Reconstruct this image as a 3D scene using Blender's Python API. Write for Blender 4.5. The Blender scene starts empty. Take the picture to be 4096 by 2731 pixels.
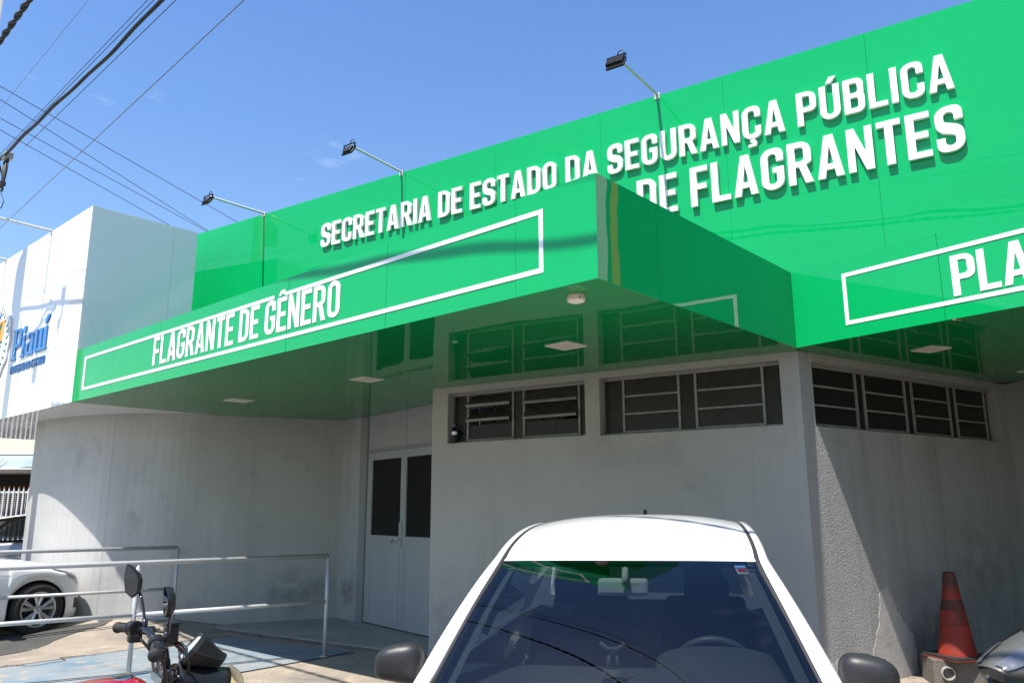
import bpy, math, random
from mathutils import Vector, Matrix
from mathutils.geometry import tessellate_polygon

random.seed(11)
rad = math.radians
sc = bpy.context.scene
col = sc.collection

# ------------------------------------------------------------------ camera
PITCH, ROLL = rad(11.836), rad(-0.179)
cp, sp, cr, sr = math.cos(PITCH), math.sin(PITCH), math.cos(ROLL), math.sin(ROLL)
up0 = Vector((0, -sp, cp)); rt0 = Vector((1, 0, 0))
c_r = rt0 * cr + up0 * sr
c_u = up0 * cr - rt0 * sr
c_b = -Vector((0, cp, sp))
cam_d = bpy.data.cameras.new('camera')
cam = bpy.data.objects.new('camera', cam_d)
col.objects.link(cam)
cam.matrix_world = Matrix(((c_r.x, c_u.x, c_b.x, 0), (c_r.y, c_u.y, c_b.y, 0), (c_r.z, c_u.z, c_b.z, 1.52), (0, 0, 0, 1)))
cam_d.sensor_width = 36
cam_d.lens = 36 * 3200 / 4096
cam_d.clip_start = 0.05
cam_d.clip_end = 3000
sc.camera = cam

# ------------------------------------------------------------------ sky and sun
SUN_AZ, SUN_EL = rad(229.0), rad(63.5)
sun_dir = Vector((math.cos(SUN_AZ) * math.cos(SUN_EL), math.sin(SUN_AZ) * math.cos(SUN_EL), math.sin(SUN_EL)))
wd = bpy.data.worlds.new('World'); sc.world = wd; wd.use_nodes = True
nt = wd.node_tree; nt.nodes.clear()
n_out = nt.nodes.new('ShaderNodeOutputWorld')
n_bg = nt.nodes.new('ShaderNodeBackground'); n_bg.inputs['Strength'].default_value = 0.090
n_sky = nt.nodes.new('ShaderNodeTexSky'); n_sky.sky_type = 'NISHITA'; n_sky.sun_disc = False
n_sky.sun_elevation = SUN_EL; n_sky.sun_rotation = math.atan2(sun_dir.x, sun_dir.y) % (2 * math.pi)
n_sky.altitude = 70; n_sky.air_density = 1.5; n_sky.dust_density = 0.6; n_sky.ozone_density = 3.0
n_tc = nt.nodes.new('ShaderNodeTexCoord')
n_map = nt.nodes.new('ShaderNodeMapping'); n_map.inputs['Scale'].default_value = (2.2, 2.2, 6.0); n_map.inputs['Location'].default_value = (0.3, 1.7, 0.4)
n_no = nt.nodes.new('ShaderNodeTexNoise'); n_no.inputs['Scale'].default_value = 1.6; n_no.inputs['Detail'].default_value = 7; n_no.inputs['Roughness'].default_value = 0.58
n_rmp = nt.nodes.new('ShaderNodeValToRGB')
n_rmp.color_ramp.elements[0].position = 0.625; n_rmp.color_ramp.elements[0].color = (0, 0, 0, 1)
n_rmp.color_ramp.elements[1].position = 0.90; n_rmp.color_ramp.elements[1].color = (0.6, 0.6, 0.6, 1)
n_mix = nt.nodes.new('ShaderNodeMix'); n_mix.data_type = 'RGBA'
n_mix.inputs['B'].default_value = (9.5, 9.8, 10.4, 1)
L = nt.links.new
L(n_tc.outputs['Generated'], n_map.inputs['Vector']); L(n_map.outputs['Vector'], n_no.inputs['Vector'])
L(n_no.outputs['Fac'], n_rmp.inputs['Fac']); L(n_rmp.outputs['Color'], n_mix.inputs['Factor'])
n_hsv = nt.nodes.new('ShaderNodeHueSaturation'); n_hsv.inputs['Hue'].default_value = 0.512; n_hsv.inputs['Saturation'].default_value = 1.24; n_hsv.inputs['Value'].default_value = 1.2
L(n_sky.outputs['Color'], n_hsv.inputs['Color']); L(n_hsv.outputs['Color'], n_mix.inputs['A']); L(n_mix.outputs['Result'], n_bg.inputs['Color'])
L(n_bg.outputs['Background'], n_out.inputs['Surface'])
sun_d = bpy.data.lights.new('sun', 'SUN'); sun_d.energy = 5.0; sun_d.angle = rad(0.53); sun_d.color = (1.0, 0.955, 0.88)
sun = bpy.data.objects.new('sun', sun_d); col.objects.link(sun)
sun.rotation_euler = (-sun_dir).to_track_quat('-Z', 'Y').to_euler()
sun.location = (-8, -8, 20)
vs = sc.view_settings
vs.view_transform = 'Standard'; vs.look = 'None'; vs.gamma = 1.0; vs.exposure = 0.92; vs.use_curve_mapping = False
sc.cycles.max_bounces = 8
sc.cycles.sample_clamp_indirect = 6

# ------------------------------------------------------------------ materials
MATS = {}
def mat(name, color=(0.5, 0.5, 0.5), rough=0.5, metal=0.0, coat=0.0, spec=0.5, var=None, bump=None, stain=None, wave=None, spots=None):
    """var=(scale, amount) brightness variation; bump=(scale, strength, distance); stain=(scale, colour, lo, hi)"""
    if name in MATS: return MATS[name]
    m = bpy.data.materials.new(name); m.use_nodes = True
    t = m.node_tree; b = t.nodes['Principled BSDF']; k = t.links.new
    b.inputs['Base Color'].default_value = (*color, 1)
    b.inputs['Roughness'].default_value = rough
    b.inputs['Metallic'].default_value = metal
    b.inputs['Specular IOR Level'].default_value = spec
    b.inputs['Coat Weight'].default_value = coat
    b.inputs['Coat Roughness'].default_value = 0.03
    tc = t.nodes.new('ShaderNodeNewGeometry')
    def noise(scale, detail=6, rough_=0.6):
        n = t.nodes.new('ShaderNodeTexNoise'); n.inputs['Scale'].default_value = scale
        n.inputs['Detail'].default_value = detail; n.inputs['Roughness'].default_value = rough_
        k(tc.outputs['Position'], n.inputs['Vector']); return n
    cur = None
    if var:
        n = noise(var[0])
        mr = t.nodes.new('ShaderNodeMapRange'); mr.inputs['From Min'].default_value = 0.3; mr.inputs['From Max'].default_value = 0.7
        mr.inputs['To Min'].default_value = 1 - var[1]; mr.inputs['To Max'].default_value = 1 + var[1]
        k(n.outputs['Fac'], mr.inputs['Value'])
        mx = t.nodes.new('ShaderNodeVectorMath'); mx.operation = 'SCALE'; mx.inputs[0].default_value = color
        k(mr.outputs['Result'], mx.inputs['Scale']); cur = mx.outputs['Vector']
    for st in (stain if isinstance(stain, list) else [stain] if stain else []):
        n = noise(st[0], 8, 0.62)
        rp = t.nodes.new('ShaderNodeMapRange'); rp.inputs['From Min'].default_value = st[2]; rp.inputs['From Max'].default_value = st[3]
        k(n.outputs['Fac'], rp.inputs['Value'])
        mi = t.nodes.new('ShaderNodeMix'); mi.data_type = 'RGBA'; mi.inputs['A'].default_value = (*color, 1); mi.inputs['B'].default_value = (*st[1], 1)
        if cur: k(cur, mi.inputs['A'])
        k(rp.outputs['Result'], mi.inputs['Factor']); cur = mi.outputs['Result']
    if wave:    # rain streaks: noise stretched along z; (scale, colour, lo, hi)
        mp = t.nodes.new('ShaderNodeMapping'); mp.inputs['Scale'].default_value = (1, 1, 0.07); k(tc.outputs['Position'], mp.inputs['Vector'])
        n = noise(wave[0], 5, 0.6); k(mp.outputs['Vector'], n.inputs['Vector'])
        rp = t.nodes.new('ShaderNodeMapRange'); rp.inputs['From Min'].default_value = wave[2]; rp.inputs['From Max'].default_value = wave[3]; k(n.outputs['Fac'], rp.inputs['Value'])
        mi = t.nodes.new('ShaderNodeMix'); mi.data_type = 'RGBA'; mi.inputs['A'].default_value = (*color, 1); mi.inputs['B'].default_value = (*wave[1], 1)
        if cur: k(cur, mi.inputs['A'])
        k(rp.outputs['Result'], mi.inputs['Factor']); cur = mi.outputs['Result']
    for (sx_, sy_, sz_, r_, scol, amt) in spots or []:    # dirt smudges with a place of their own
        vm = t.nodes.new('ShaderNodeVectorMath'); vm.operation = 'DISTANCE'; vm.inputs[1].default_value = (sx_, sy_, sz_); k(tc.outputs['Position'], vm.inputs[0])
        m1 = t.nodes.new('ShaderNodeMapRange'); m1.interpolation_type = 'SMOOTHSTEP'; m1.inputs['From Min'].default_value = r_; m1.inputs['From Max'].default_value = 0.0; m1.inputs['To Max'].default_value = amt; k(vm.outputs['Value'], m1.inputs['Value'])
        n = noise(5.0, 7, 0.65); m2 = t.nodes.new('ShaderNodeMapRange'); m2.inputs['From Min'].default_value = 0.36; m2.inputs['From Max'].default_value = 0.62; k(n.outputs['Fac'], m2.inputs['Value'])
        mm = t.nodes.new('ShaderNodeMath'); mm.operation = 'MULTIPLY'; k(m1.outputs['Result'], mm.inputs[0]); k(m2.outputs['Result'], mm.inputs[1])
        mi = t.nodes.new('ShaderNodeMix'); mi.data_type = 'RGBA'; mi.inputs['A'].default_value = (*color, 1); mi.inputs['B'].default_value = (*scol, 1)
        if cur: k(cur, mi.inputs['A'])
        k(mm.outputs['Value'], mi.inputs['Factor']); cur = mi.outputs['Result']
    if cur: k(cur, b.inputs['Base Color'])
    last = None
    for bp in (bump if isinstance(bump, list) else [bump] if bump else []):
        n = noise(bp[0], bp[3] if len(bp) > 3 else 4)
        bn = t.nodes.new('ShaderNodeBump'); bn.inputs['Strength'].default_value = bp[1]; bn.inputs['Distance'].default_value = bp[2]
        k(n.outputs['Fac'], bn.inputs['Height'])
        if last: k(last, bn.inputs['Normal'])
        last = bn.outputs['Normal']
    if last:
        k(last, b.inputs['Normal']); k(last, b.inputs['Coat Normal'])
    MATS[name] = m
    return m

def glass_mat(name, tint, refl_ior=1.5, rough=0.0):
    """Window glass: tinted see-through with Fresnel reflection."""
    m = bpy.data.materials.new(name); m.use_nodes = True; t = m.node_tree; t.nodes.clear(); k = t.links.new
    o = t.nodes.new('ShaderNodeOutputMaterial'); tr = t.nodes.new('ShaderNodeBsdfTransparent'); tr.inputs['Color'].default_value = (*tint, 1)
    g = t.nodes.new('ShaderNodeBsdfGlossy'); g.inputs['Roughness'].default_value = rough
    f = t.nodes.new('ShaderNodeFresnel'); f.inputs['IOR'].default_value = refl_ior
    x = t.nodes.new('ShaderNodeMixShader')
    k(f.outputs['Fac'], x.inputs['Fac']); k(tr.outputs['BSDF'], x.inputs[1]); k(g.outputs['BSDF'], x.inputs[2]); k(x.outputs['Shader'], o.inputs['Surface'])
    MATS[name] = m
    return m

WAVY = [(1.3, 0.07, 0.02, 1), (0.35, 0.12, 0.05, 0)]
GREEN = mat('green_acm', (0.002, 0.325, 0.090), 0.018, spec=0.45, bump=WAVY, var=(0.6, 0.04))
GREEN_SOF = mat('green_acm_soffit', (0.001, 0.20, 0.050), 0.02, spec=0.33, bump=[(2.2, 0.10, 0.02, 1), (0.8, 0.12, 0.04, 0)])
GREEN_R = mat('green_acm_return', (0.002, 0.30, 0.082), 0.015, spec=0.5, bump=[(1.1, 0.30, 0.03, 0), (2.6, 0.10, 0.02, 1)])
WHITE_ACM = mat('white_acm', (0.78, 0.79, 0.80), 0.07, bump=WAVY, var=(0.8, 0.02))
JOINT = mat('joint_dark', (0.006, 0.10, 0.045), 0.8)
LET = mat('letter_white', (0.80, 0.80, 0.80), 0.28, var=(6, 0.03))
STICK = mat('vinyl_white', (0.80, 0.80, 0.82), 0.22)
BLUE_LET = mat('letter_blue', (0.030, 0.17, 0.45), 0.25)
BLUE_DK = mat('letter_dark_blue', (0.012, 0.10, 0.30), 0.25)
PLAST = mat('grey_render', (0.325, 0.325, 0.322), 0.88, var=(1.1, 0.07), bump=[(62, 0.9, 0.022, 3), (150, 0.5, 0.008, 2)],
            stain=[(1.4, (0.25, 0.245, 0.235), 0.58, 0.78), (7, (0.20, 0.19, 0.18), 0.68, 0.80)], wave=(5.0, (0.22, 0.215, 0.205), 0.52, 0.82),
            spots=[(3.95, 7.72, 0.45, 0.75, (0.10, 0.095, 0.09), 0.8), (4.6, 8.15, 0.9, 0.9, (0.13, 0.125, 0.12), 0.6), (3.6, 7.5, 0.15, 0.5, (0.12, 0.11, 0.10), 0.7), (0.2, 8.2, 0.15, 1.0, (0.14, 0.135, 0.13), 0.6), (-0.6, 8.7, 0.2, 0.8, (0.13, 0.125, 0.12), 0.7), (0.9, 7.74, 2.1, 0.5, (0.17, 0.165, 0.155), 0.6)])
PLAST_F = mat('grey_render_fine', (0.335, 0.328, 0.315), 0.88, var=(1.1, 0.06), bump=[(75, 0.5, 0.010, 3)], stain=[(1.4, (0.26, 0.255, 0.245), 0.58, 0.78)], wave=(5.0, (0.27, 0.265, 0.255), 0.56, 0.86),
            spots=[(0.2, 8.2, 0.15, 1.0, (0.14, 0.135, 0.13), 0.7), (-0.6, 8.7, 0.3, 0.9, (0.15, 0.145, 0.14), 0.5), (0.9, 7.74, 2.12, 0.5, (0.22, 0.215, 0.205), 0.4)])
PLAST_S = mat('grey_smooth', (0.32, 0.32, 0.322), 0.8, var=(1.3, 0.06), bump=(60, 0.12, 0.004, 3), stain=[(1.6, (0.21, 0.205, 0.20), 0.58, 0.80)], wave=(5.0, (0.22, 0.215, 0.21), 0.55, 0.85), spots=[(-2.36, 11.87, 0.38, 0.30, (0.11, 0.10, 0.09), 0.9)])
PEEL = mat('peeled_plaster', (0.40, 0.385, 0.37), 0.9, var=(7, 0.10), bump=(30, 0.3, 0.01, 5), stain=(5, (0.26, 0.25, 0.245), 0.52, 0.7))
TILE = mat('wall_tile', (0.365, 0.362, 0.352), 0.5, var=(1.2, 0.07), stain=(1.9, (0.24, 0.23, 0.22), 0.60, 0.80), wave=(4.0, (0.30, 0.295, 0.285), 0.56, 0.88), spots=[(-3.15, 11.8, 0.36, 0.55, (0.12, 0.11, 0.10), 0.65), (-2.75, 11.98, 0.42, 0.4, (0.12, 0.11, 0.10), 0.65), (-3.9, 11.48, 1.9, 0.5, (0.25, 0.24, 0.23), 0.5), (-4.6, 11.2, 1.3, 0.5, (0.26, 0.25, 0.24), 0.4)])
GROUT = mat('grout', (0.36, 0.357, 0.347), 0.9)
FTILE = mat('floor_tile', (0.30, 0.29, 0.275), 0.45, var=(2.1, 0.18), stain=(3.1, (0.20, 0.185, 0.17), 0.52, 0.75))
CONC = mat('concrete', (0.275, 0.232, 0.185), 0.9, var=(22, 0.16), bump=[(40, 0.5, 0.015, 6)],
           stain=[(0.7, (0.17, 0.148, 0.125), 0.44, 0.68), (3.0, (0.36, 0.285, 0.205), 0.52, 0.72), (2.2, (0.13, 0.115, 0.10), 0.56, 0.74), (60, (0.10, 0.09, 0.08), 0.62, 0.72), (9, (0.14, 0.12, 0.105), 0.62, 0.74)])
BLUEP = mat('worn_blue_paint', (0.125, 0.190, 0.235), 0.8, var=(3.0, 0.18), bump=(40, 0.4, 0.010, 6),
            stain=[(1.3, (0.22, 0.235, 0.24), 0.42, 0.62), (7.0, (0.19, 0.21, 0.22), 0.5, 0.6), (4.2, (0.30, 0.245, 0.185), 0.585, 0.64), (1.7, (0.10, 0.10, 0.10), 0.56, 0.76), (40, (0.12, 0.13, 0.14), 0.6, 0.7)])
ASPH = mat('asphalt', (0.055, 0.053, 0.050), 0.9, var=(2, 0.2), bump=(60, 0.5, 0.02, 5), stain=(3, (0.12, 0.11, 0.10), 0.55, 0.75))
CRACK = mat('joint_line', (0.05, 0.047, 0.045), 0.95)
ALU = mat('painted_door', (0.30, 0.31, 0.32), 0.45, var=(2.2, 0.05))
ALU_D = mat('door_frame', (0.22, 0.225, 0.23), 0.5, var=(3, 0.06))
DGLASS = mat('dark_door_glass', (0.004, 0.004, 0.004), 0.08, spec=0.22)
PANE = mat('wired_pane', (0.010, 0.0105, 0.0095), 0.25, spec=0.3, bump=(160, 0.5, 0.004, 1), var=(6, 0.25))
PANE_D = mat('dusty_pane', (0.040, 0.041, 0.035), 0.45, bump=(160, 0.3, 0.004, 1), var=(9, 0.25))
WFRAME = mat('window_steel', (0.21, 0.21, 0.20), 0.6, var=(14, 0.22), stain=(18, (0.20, 0.14, 0.10), 0.64, 0.74))
ROOM = mat('room_dark', (0.10, 0.10, 0.10), 0.9)
GALV = mat('galvanised', (0.50, 0.51, 0.50), 0.8, spec=0.2, var=(40, 0.2), bump=(90, 0.2, 0.003, 3))
RAILP = mat('rail_paint', (0.40, 0.41, 0.42), 0.36, metal=0.1, var=(9, 0.08), stain=(17, (0.36, 0.27, 0.20), 0.68, 0.76))
BLK = mat('black_plastic', (0.012, 0.012, 0.013), 0.45, spec=0.35)
BLK_S = mat('satin_black', (0.011, 0.011, 0.012), 0.34, spec=0.32, bump=(400, 0.15, 0.001, 2))
MIRB = mat('mirror_housing', (0.020, 0.0195, 0.021), 0.42, spec=0.35, bump=(500, 0.2, 0.001, 2), var=(30, 0.1))
BLKM = mat('black_metal', (0.010, 0.010, 0.011), 0.16, metal=0.0, coat=0.6)
RUB = mat('rubber', (0.013, 0.013, 0.013), 0.75)
TYRE = mat('tyre', (0.018, 0.018, 0.018), 0.8, var=(12, 0.2))
LENSW = mat('flood_lens', (0.55, 0.56, 0.55), 0.15)
DIFF = mat('light_diffuser', (0.62, 0.545, 0.47), 0.4)
DIFF_R = mat('light_rim', (0.66, 0.62, 0.58), 0.4)
OLDW = mat('old_lamp_body', (0.55, 0.47, 0.37), 0.6, stain=(40, (0.13, 0.07, 0.035), 0.54, 0.66))
PAINTW = mat('car_white', (0.80, 0.80, 0.80), 0.25, coat=0.9)
PAINTG = mat('car_grey', (0.20, 0.205, 0.215), 0.3, metal=0.5, coat=0.9)
PAINTB = mat('car_silver_blue', (0.27, 0.31, 0.36), 0.3, metal=0.5, coat=0.9)
RIMM = mat('alloy', (0.55, 0.55, 0.56), 0.28, metal=0.7)
HLGL = mat('headlight_glass', (0.16, 0.17, 0.19), 0.08, metal=0.6, coat=0.8)
CHROME = mat('chrome', (0.75, 0.75, 0.75), 0.08, metal=1.0)
DASH = mat('dashboard', (0.085, 0.093, 0.096), 0.75, bump=(300, 0.25, 0.002, 2), var=(3, 0.06))
WHEELM = mat('steering_leather', (0.10, 0.11, 0.115), 0.45)
TRIM = mat('interior_trim', (0.12, 0.132, 0.136), 0.7)
SEATM = mat('seat_cloth', (0.006, 0.0065, 0.007), 0.9)
MIRBK = mat('mirror_back', (0.62, 0.64, 0.63), 0.6, bump=(260, 0.3, 0.002, 1))
RED = mat('tank_red', (0.42, 0.004, 0.016), 0.22, metal=0.35, coat=1.0, var=(300, 0.12))
AMBER = mat('amber_lens', (0.75, 0.13, 0.02), 0.15, coat=0.6)
CREAM = mat('yellowed_lens', (0.60, 0.52, 0.27), 0.14, coat=0.8, bump=(90, 0.2, 0.003, 0))
SCREEN = mat('gauge_face', (0.55, 0.60, 0.68), 0.12, coat=0.7, var=(16, 0.55))
MIRG = mat('mirror_glass', (0.22, 0.23, 0.24), 0.02, metal=1.0)
CONEM = mat('cone_orange', (0.23, 0.016, 0.006), 0.65, var=(5, 0.2), stain=[(6, (0.07, 0.016, 0.008), 0.45, 0.66), (20, (0.05, 0.03, 0.025), 0.62, 0.72)])
CONEB = mat('cone_dirty_band', (0.075, 0.016, 0.010), 0.7, var=(8, 0.3), stain=(14, (0.04, 0.022, 0.018), 0.50, 0.66))
BLOCK = mat('dirty_block', (0.12, 0.105, 0.09), 0.95, var=(5, 0.2), bump=(24, 0.5, 0.02, 6), stain=(4, (0.06, 0.055, 0.05), 0.52, 0.70))
PVC = mat('pvc', (0.30, 0.29, 0.27), 0.5)
SCOOT = mat('scooter_grey', (0.075, 0.075, 0.074), 0.5, metal=0.2, var=(160, 0.14))
POLEM = mat('pole_concrete', (0.45, 0.43, 0.40), 0.9, var=(4, 0.1), bump=(30, 0.3, 0.01, 4))
TARP = mat('tarp', (0.22, 0.29, 0.36), 0.6, var=(1.2, 0.25))
FARW = mat('far_wall', (0.55, 0.55, 0.55), 0.8, var=(0.5, 0.08))
FARD = mat('far_dark', (0.02, 0.02, 0.022), 0.9)
ROOFT = mat('roof_tile', (0.32, 0.11, 0.06), 0.85, var=(6, 0.2))
FENW = mat('fence_white', (0.66, 0.66, 0.64), 0.5, var=(6, 0.06))
RUST = mat('rust_tip', (0.26, 0.10, 0.03), 0.8)
CABLE = mat('cable', (0.010, 0.010, 0.012), 0.6)
CABLEG = mat('cable_grey', (0.16, 0.15, 0.16), 0.6)
ORANGE = mat('crest_orange', (0.80, 0.33, 0.03), 0.4, var=(8, 0.12))
LEAFG = mat('crest_green', (0.02, 0.13, 0.07), 0.5)
YEL = mat('yellow_acm', (0.62, 0.30, 0.005), 0.08, bump=WAVY)
GLASSW = glass_mat('windscreen_glass', (0.30, 0.35, 0.37), 1.72)
GLASSC = glass_mat('car_glass', (0.16, 0.20, 0.22), 1.7)
BOTT = glass_mat('bottle_plastic', (0.35, 0.50, 0.58), 1.4)
STK = mat('sticker_paper', (0.60, 0.60, 0.60), 0.4)
STKR = mat('sticker_red', (0.55, 0.02, 0.03), 0.4)

# ------------------------------------------------------------------ objects
MW = {}
def tag(o, label=None, cat=None, group=None, kind=None):
    if label: o['label'] = label
    if cat: o['category'] = cat
    if group: o['group'] = group
    if kind: o['kind'] = kind
    return o
def thing(name, label, cat, loc=(0, 0, 0), rz=0.0, group=None, rx=0.0, ry=0.0):
    o = bpy.data.objects.new(name, None); col.objects.link(o); o.empty_display_size = 0.2
    o.location = loc; o.rotation_euler = (rx, ry, rz)
    MW[o.name] = Matrix.Translation(loc) @ o.rotation_euler.to_matrix().to_4x4()
    return tag(o, label, cat, group)
def link_mesh(name, me, parent=None):
    o = bpy.data.objects.new(name, me); col.objects.link(o)
    if parent: o.parent = parent
    return o

class MB:
    def __init__(s): s.v = []; s.f = []; s.mi = []; s.cur = 0
    def add(s, vs, fs):
        b = len(s.v); s.v += [tuple(x) for x in vs]; s.f += [tuple(i + b for i in f) for f in fs]; s.mi += [s.cur] * len(fs); return s
    def box(s, c, d, M=None):
        x, y, z = d[0] / 2, d[1] / 2, d[2] / 2
        vs = [Vector((sx * x, sy * y, sz * z)) for sz in (-1, 1) for sy in (-1, 1) for sx in (-1, 1)]
        if M: vs = [M @ v for v in vs]
        c = Vector(c)
        return s.add([v + c for v in vs], [(0, 2, 3, 1), (4, 5, 7, 6), (0, 1, 5, 4), (2, 6, 7, 3), (0, 4, 6, 2), (1, 3, 7, 5)])
    def hexa(s, bot, top):
        n = len(bot)
        fs = [tuple(range(n - 1, -1, -1)), tuple(range(n, 2 * n))] + [(i, (i + 1) % n, n + (i + 1) % n, n + i) for i in range(n)]
        return s.add(list(bot) + list(top), fs)
    def tube(s, pts, r, n=8, cap=True, radii=None, flat=None):
        pts = [Vector(p) for p in pts]; m = len(pts); vs = []; fs = []; prev = None
        for i, p in enumerate(pts):
            d = (pts[min(i + 1, m - 1)] - pts[max(i - 1, 0)]).normalized()
            if prev is None:
                a = Vector((0, 0, 1)) if abs(d.z) < 0.9 else Vector((1, 0, 0))
                u = d.cross(a).normalized()
            else:
                u = (prev - d * prev.dot(d)).normalized()
            prev = u; w = d.cross(u)
            rr = radii[i] if radii else r
            for k in range(n):
                a = 2 * math.pi * k / n
                ru, rw = (rr, rr) if not flat else (rr * flat[0], rr * flat[1])
                vs.append(p + u * math.cos(a) * ru + w * math.sin(a) * rw)
        for i in range(m - 1):
            for k in range(n):
                fs.append((i * n + k, i * n + (k + 1) % n, (i + 1) * n + (k + 1) % n, (i + 1) * n + k))
        if cap: fs += [tuple(range(n - 1, -1, -1)), tuple((m - 1) * n + k for k in range(n))]
        return s.add(vs, fs)
    def lathe(s, prof, c=(0, 0, 0), n=24, M=None, a0=0.0, a1=2 * math.pi):
        full = abs(a1 - a0 - 2 * math.pi) < 1e-6; nn = n if full else n + 1
        vs = []; fs = []; c = Vector(c)
        for (r, z) in prof:
            for k in range(nn):
                a = a0 + (a1 - a0) * k / n
                v = Vector((r * math.cos(a), r * math.sin(a), z))
                vs.append((M @ v if M else v) + c)
        for i in range(len(prof) - 1):
            for k in range(n):
                k2 = (k + 1) % nn
                fs.append((i * nn + k, i * nn + k2, (i + 1) * nn + k2, (i + 1) * nn + k))
        return s.add(vs, fs)
    def grid(s, fn, nu, nv):
        vs = [fn(i / nu, j / nv) for i in range(nu + 1) for j in range(nv + 1)]
        fs = [(i * (nv + 1) + j, (i + 1) * (nv + 1) + j, (i + 1) * (nv + 1) + j + 1, i * (nv + 1) + j + 1) for i in range(nu) for j in range(nv)]
        return s.add(vs, fs)
    def build(s, name, m, parent=None, world=False, smooth=False, bevel=0.0, solid=0.0):
        me = bpy.data.meshes.new(name)
        vs = s.v
        if world and parent:
            root = parent
            while root.parent: root = root.parent
            inv = MW[root.name].inverted(); vs = [inv @ Vector(v) for v in vs]
        me.from_pydata([tuple(v) for v in vs], [], s.f); me.update()
        for x in (m if isinstance(m, (list, tuple)) else [m]): me.materials.append(x)
        if any(s.mi): me.polygons.foreach_set('material_index', s.mi)
        if smooth: me.polygons.foreach_set('use_smooth', [True] * len(me.polygons))
        o = link_mesh(name, me, parent)
        if solid:
            md = o.modifiers.new('solid', 'SOLIDIFY'); md.thickness = solid; md.offset = 0
        if bevel:
            md = o.modifiers.new('bevel', 'BEVEL'); md.width = bevel; md.segments = 2; md.limit_method = 'ANGLE'; md.angle_limit = rad(40)
        return o

class Frame:
    """Vertical facade plane: r runs to the viewer's right along it, d outwards, z up."""
    def __init__(s, p, ang_right):
        s.p = Vector((p[0], p[1], 0)); a = rad(ang_right)
        s.r = Vector((math.cos(a), math.sin(a), 0)); s.n = Vector((math.sin(a), -math.cos(a), 0))
    def __call__(s, r, d, z): return s.p + s.r * r + s.n * d + Vector((0, 0, z))
    def box(s, m, r0, r1, d0, d1, z0, z1):
        q = [(r0, d0), (r1, d0), (r1, d1), (r0, d1)]
        return m.hexa([s(a, b, z0) for a, b in q], [s(a, b, z1) for a, b in q])

def fillet(pts):
    out = []; n = len(pts)
    for i in range(n):
        p = pts[i]; x, y = p[0], p[1]; r = p[2] if len(p) > 2 else 0
        if r <= 0: out.append((x, y)); continue
        a = Vector(pts[i - 1][:2]); b = Vector((x, y)); c = Vector(pts[(i + 1) % n][:2])
        u = (a - b).normalized(); w = (c - b).normalized()
        ang = math.acos(max(-1, min(1, u.dot(w)))); t = min(r / math.tan(ang / 2), (a - b).length * 0.5, (c - b).length * 0.5)
        rr = t * math.tan(ang / 2); ce = b + (u + w).normalized() * (rr / math.sin(ang / 2))
        s0 = b + u * t - ce; s1 = b + w * t - ce
        a0 = math.atan2(s0.y, s0.x); a1 = math.atan2(s1.y, s1.x); da = (a1 - a0 + math.pi) % (2 * math.pi) - math.pi
        for k in range(6): 
            q = a0 + da * k / 5; out.append((ce.x + rr * math.cos(q), ce.y + rr * math.sin(q)))
    return out

def plate(m, contours, fn, d0, d1):
    """contours: [outer, hole, ...] 2-D; fn(x, y, d) -> point. Front at d1, sides back to d0."""
    cs = [[Vector((x, y, 0)) for x, y in c] for c in contours]
    tri = tessellate_polygon(cs); flat = [p for c in cs for p in c]
    m.add([fn(p.x, p.y, d1) for p in flat], tri)
    for c in cs:
        n = len(c)
        m.add([fn(p.x, p.y, d1) for p in c] + [fn(p.x, p.y, d0) for p in c], [(i, (i + 1) % n, n + (i + 1) % n, n + i) for i in range(n)])

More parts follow.
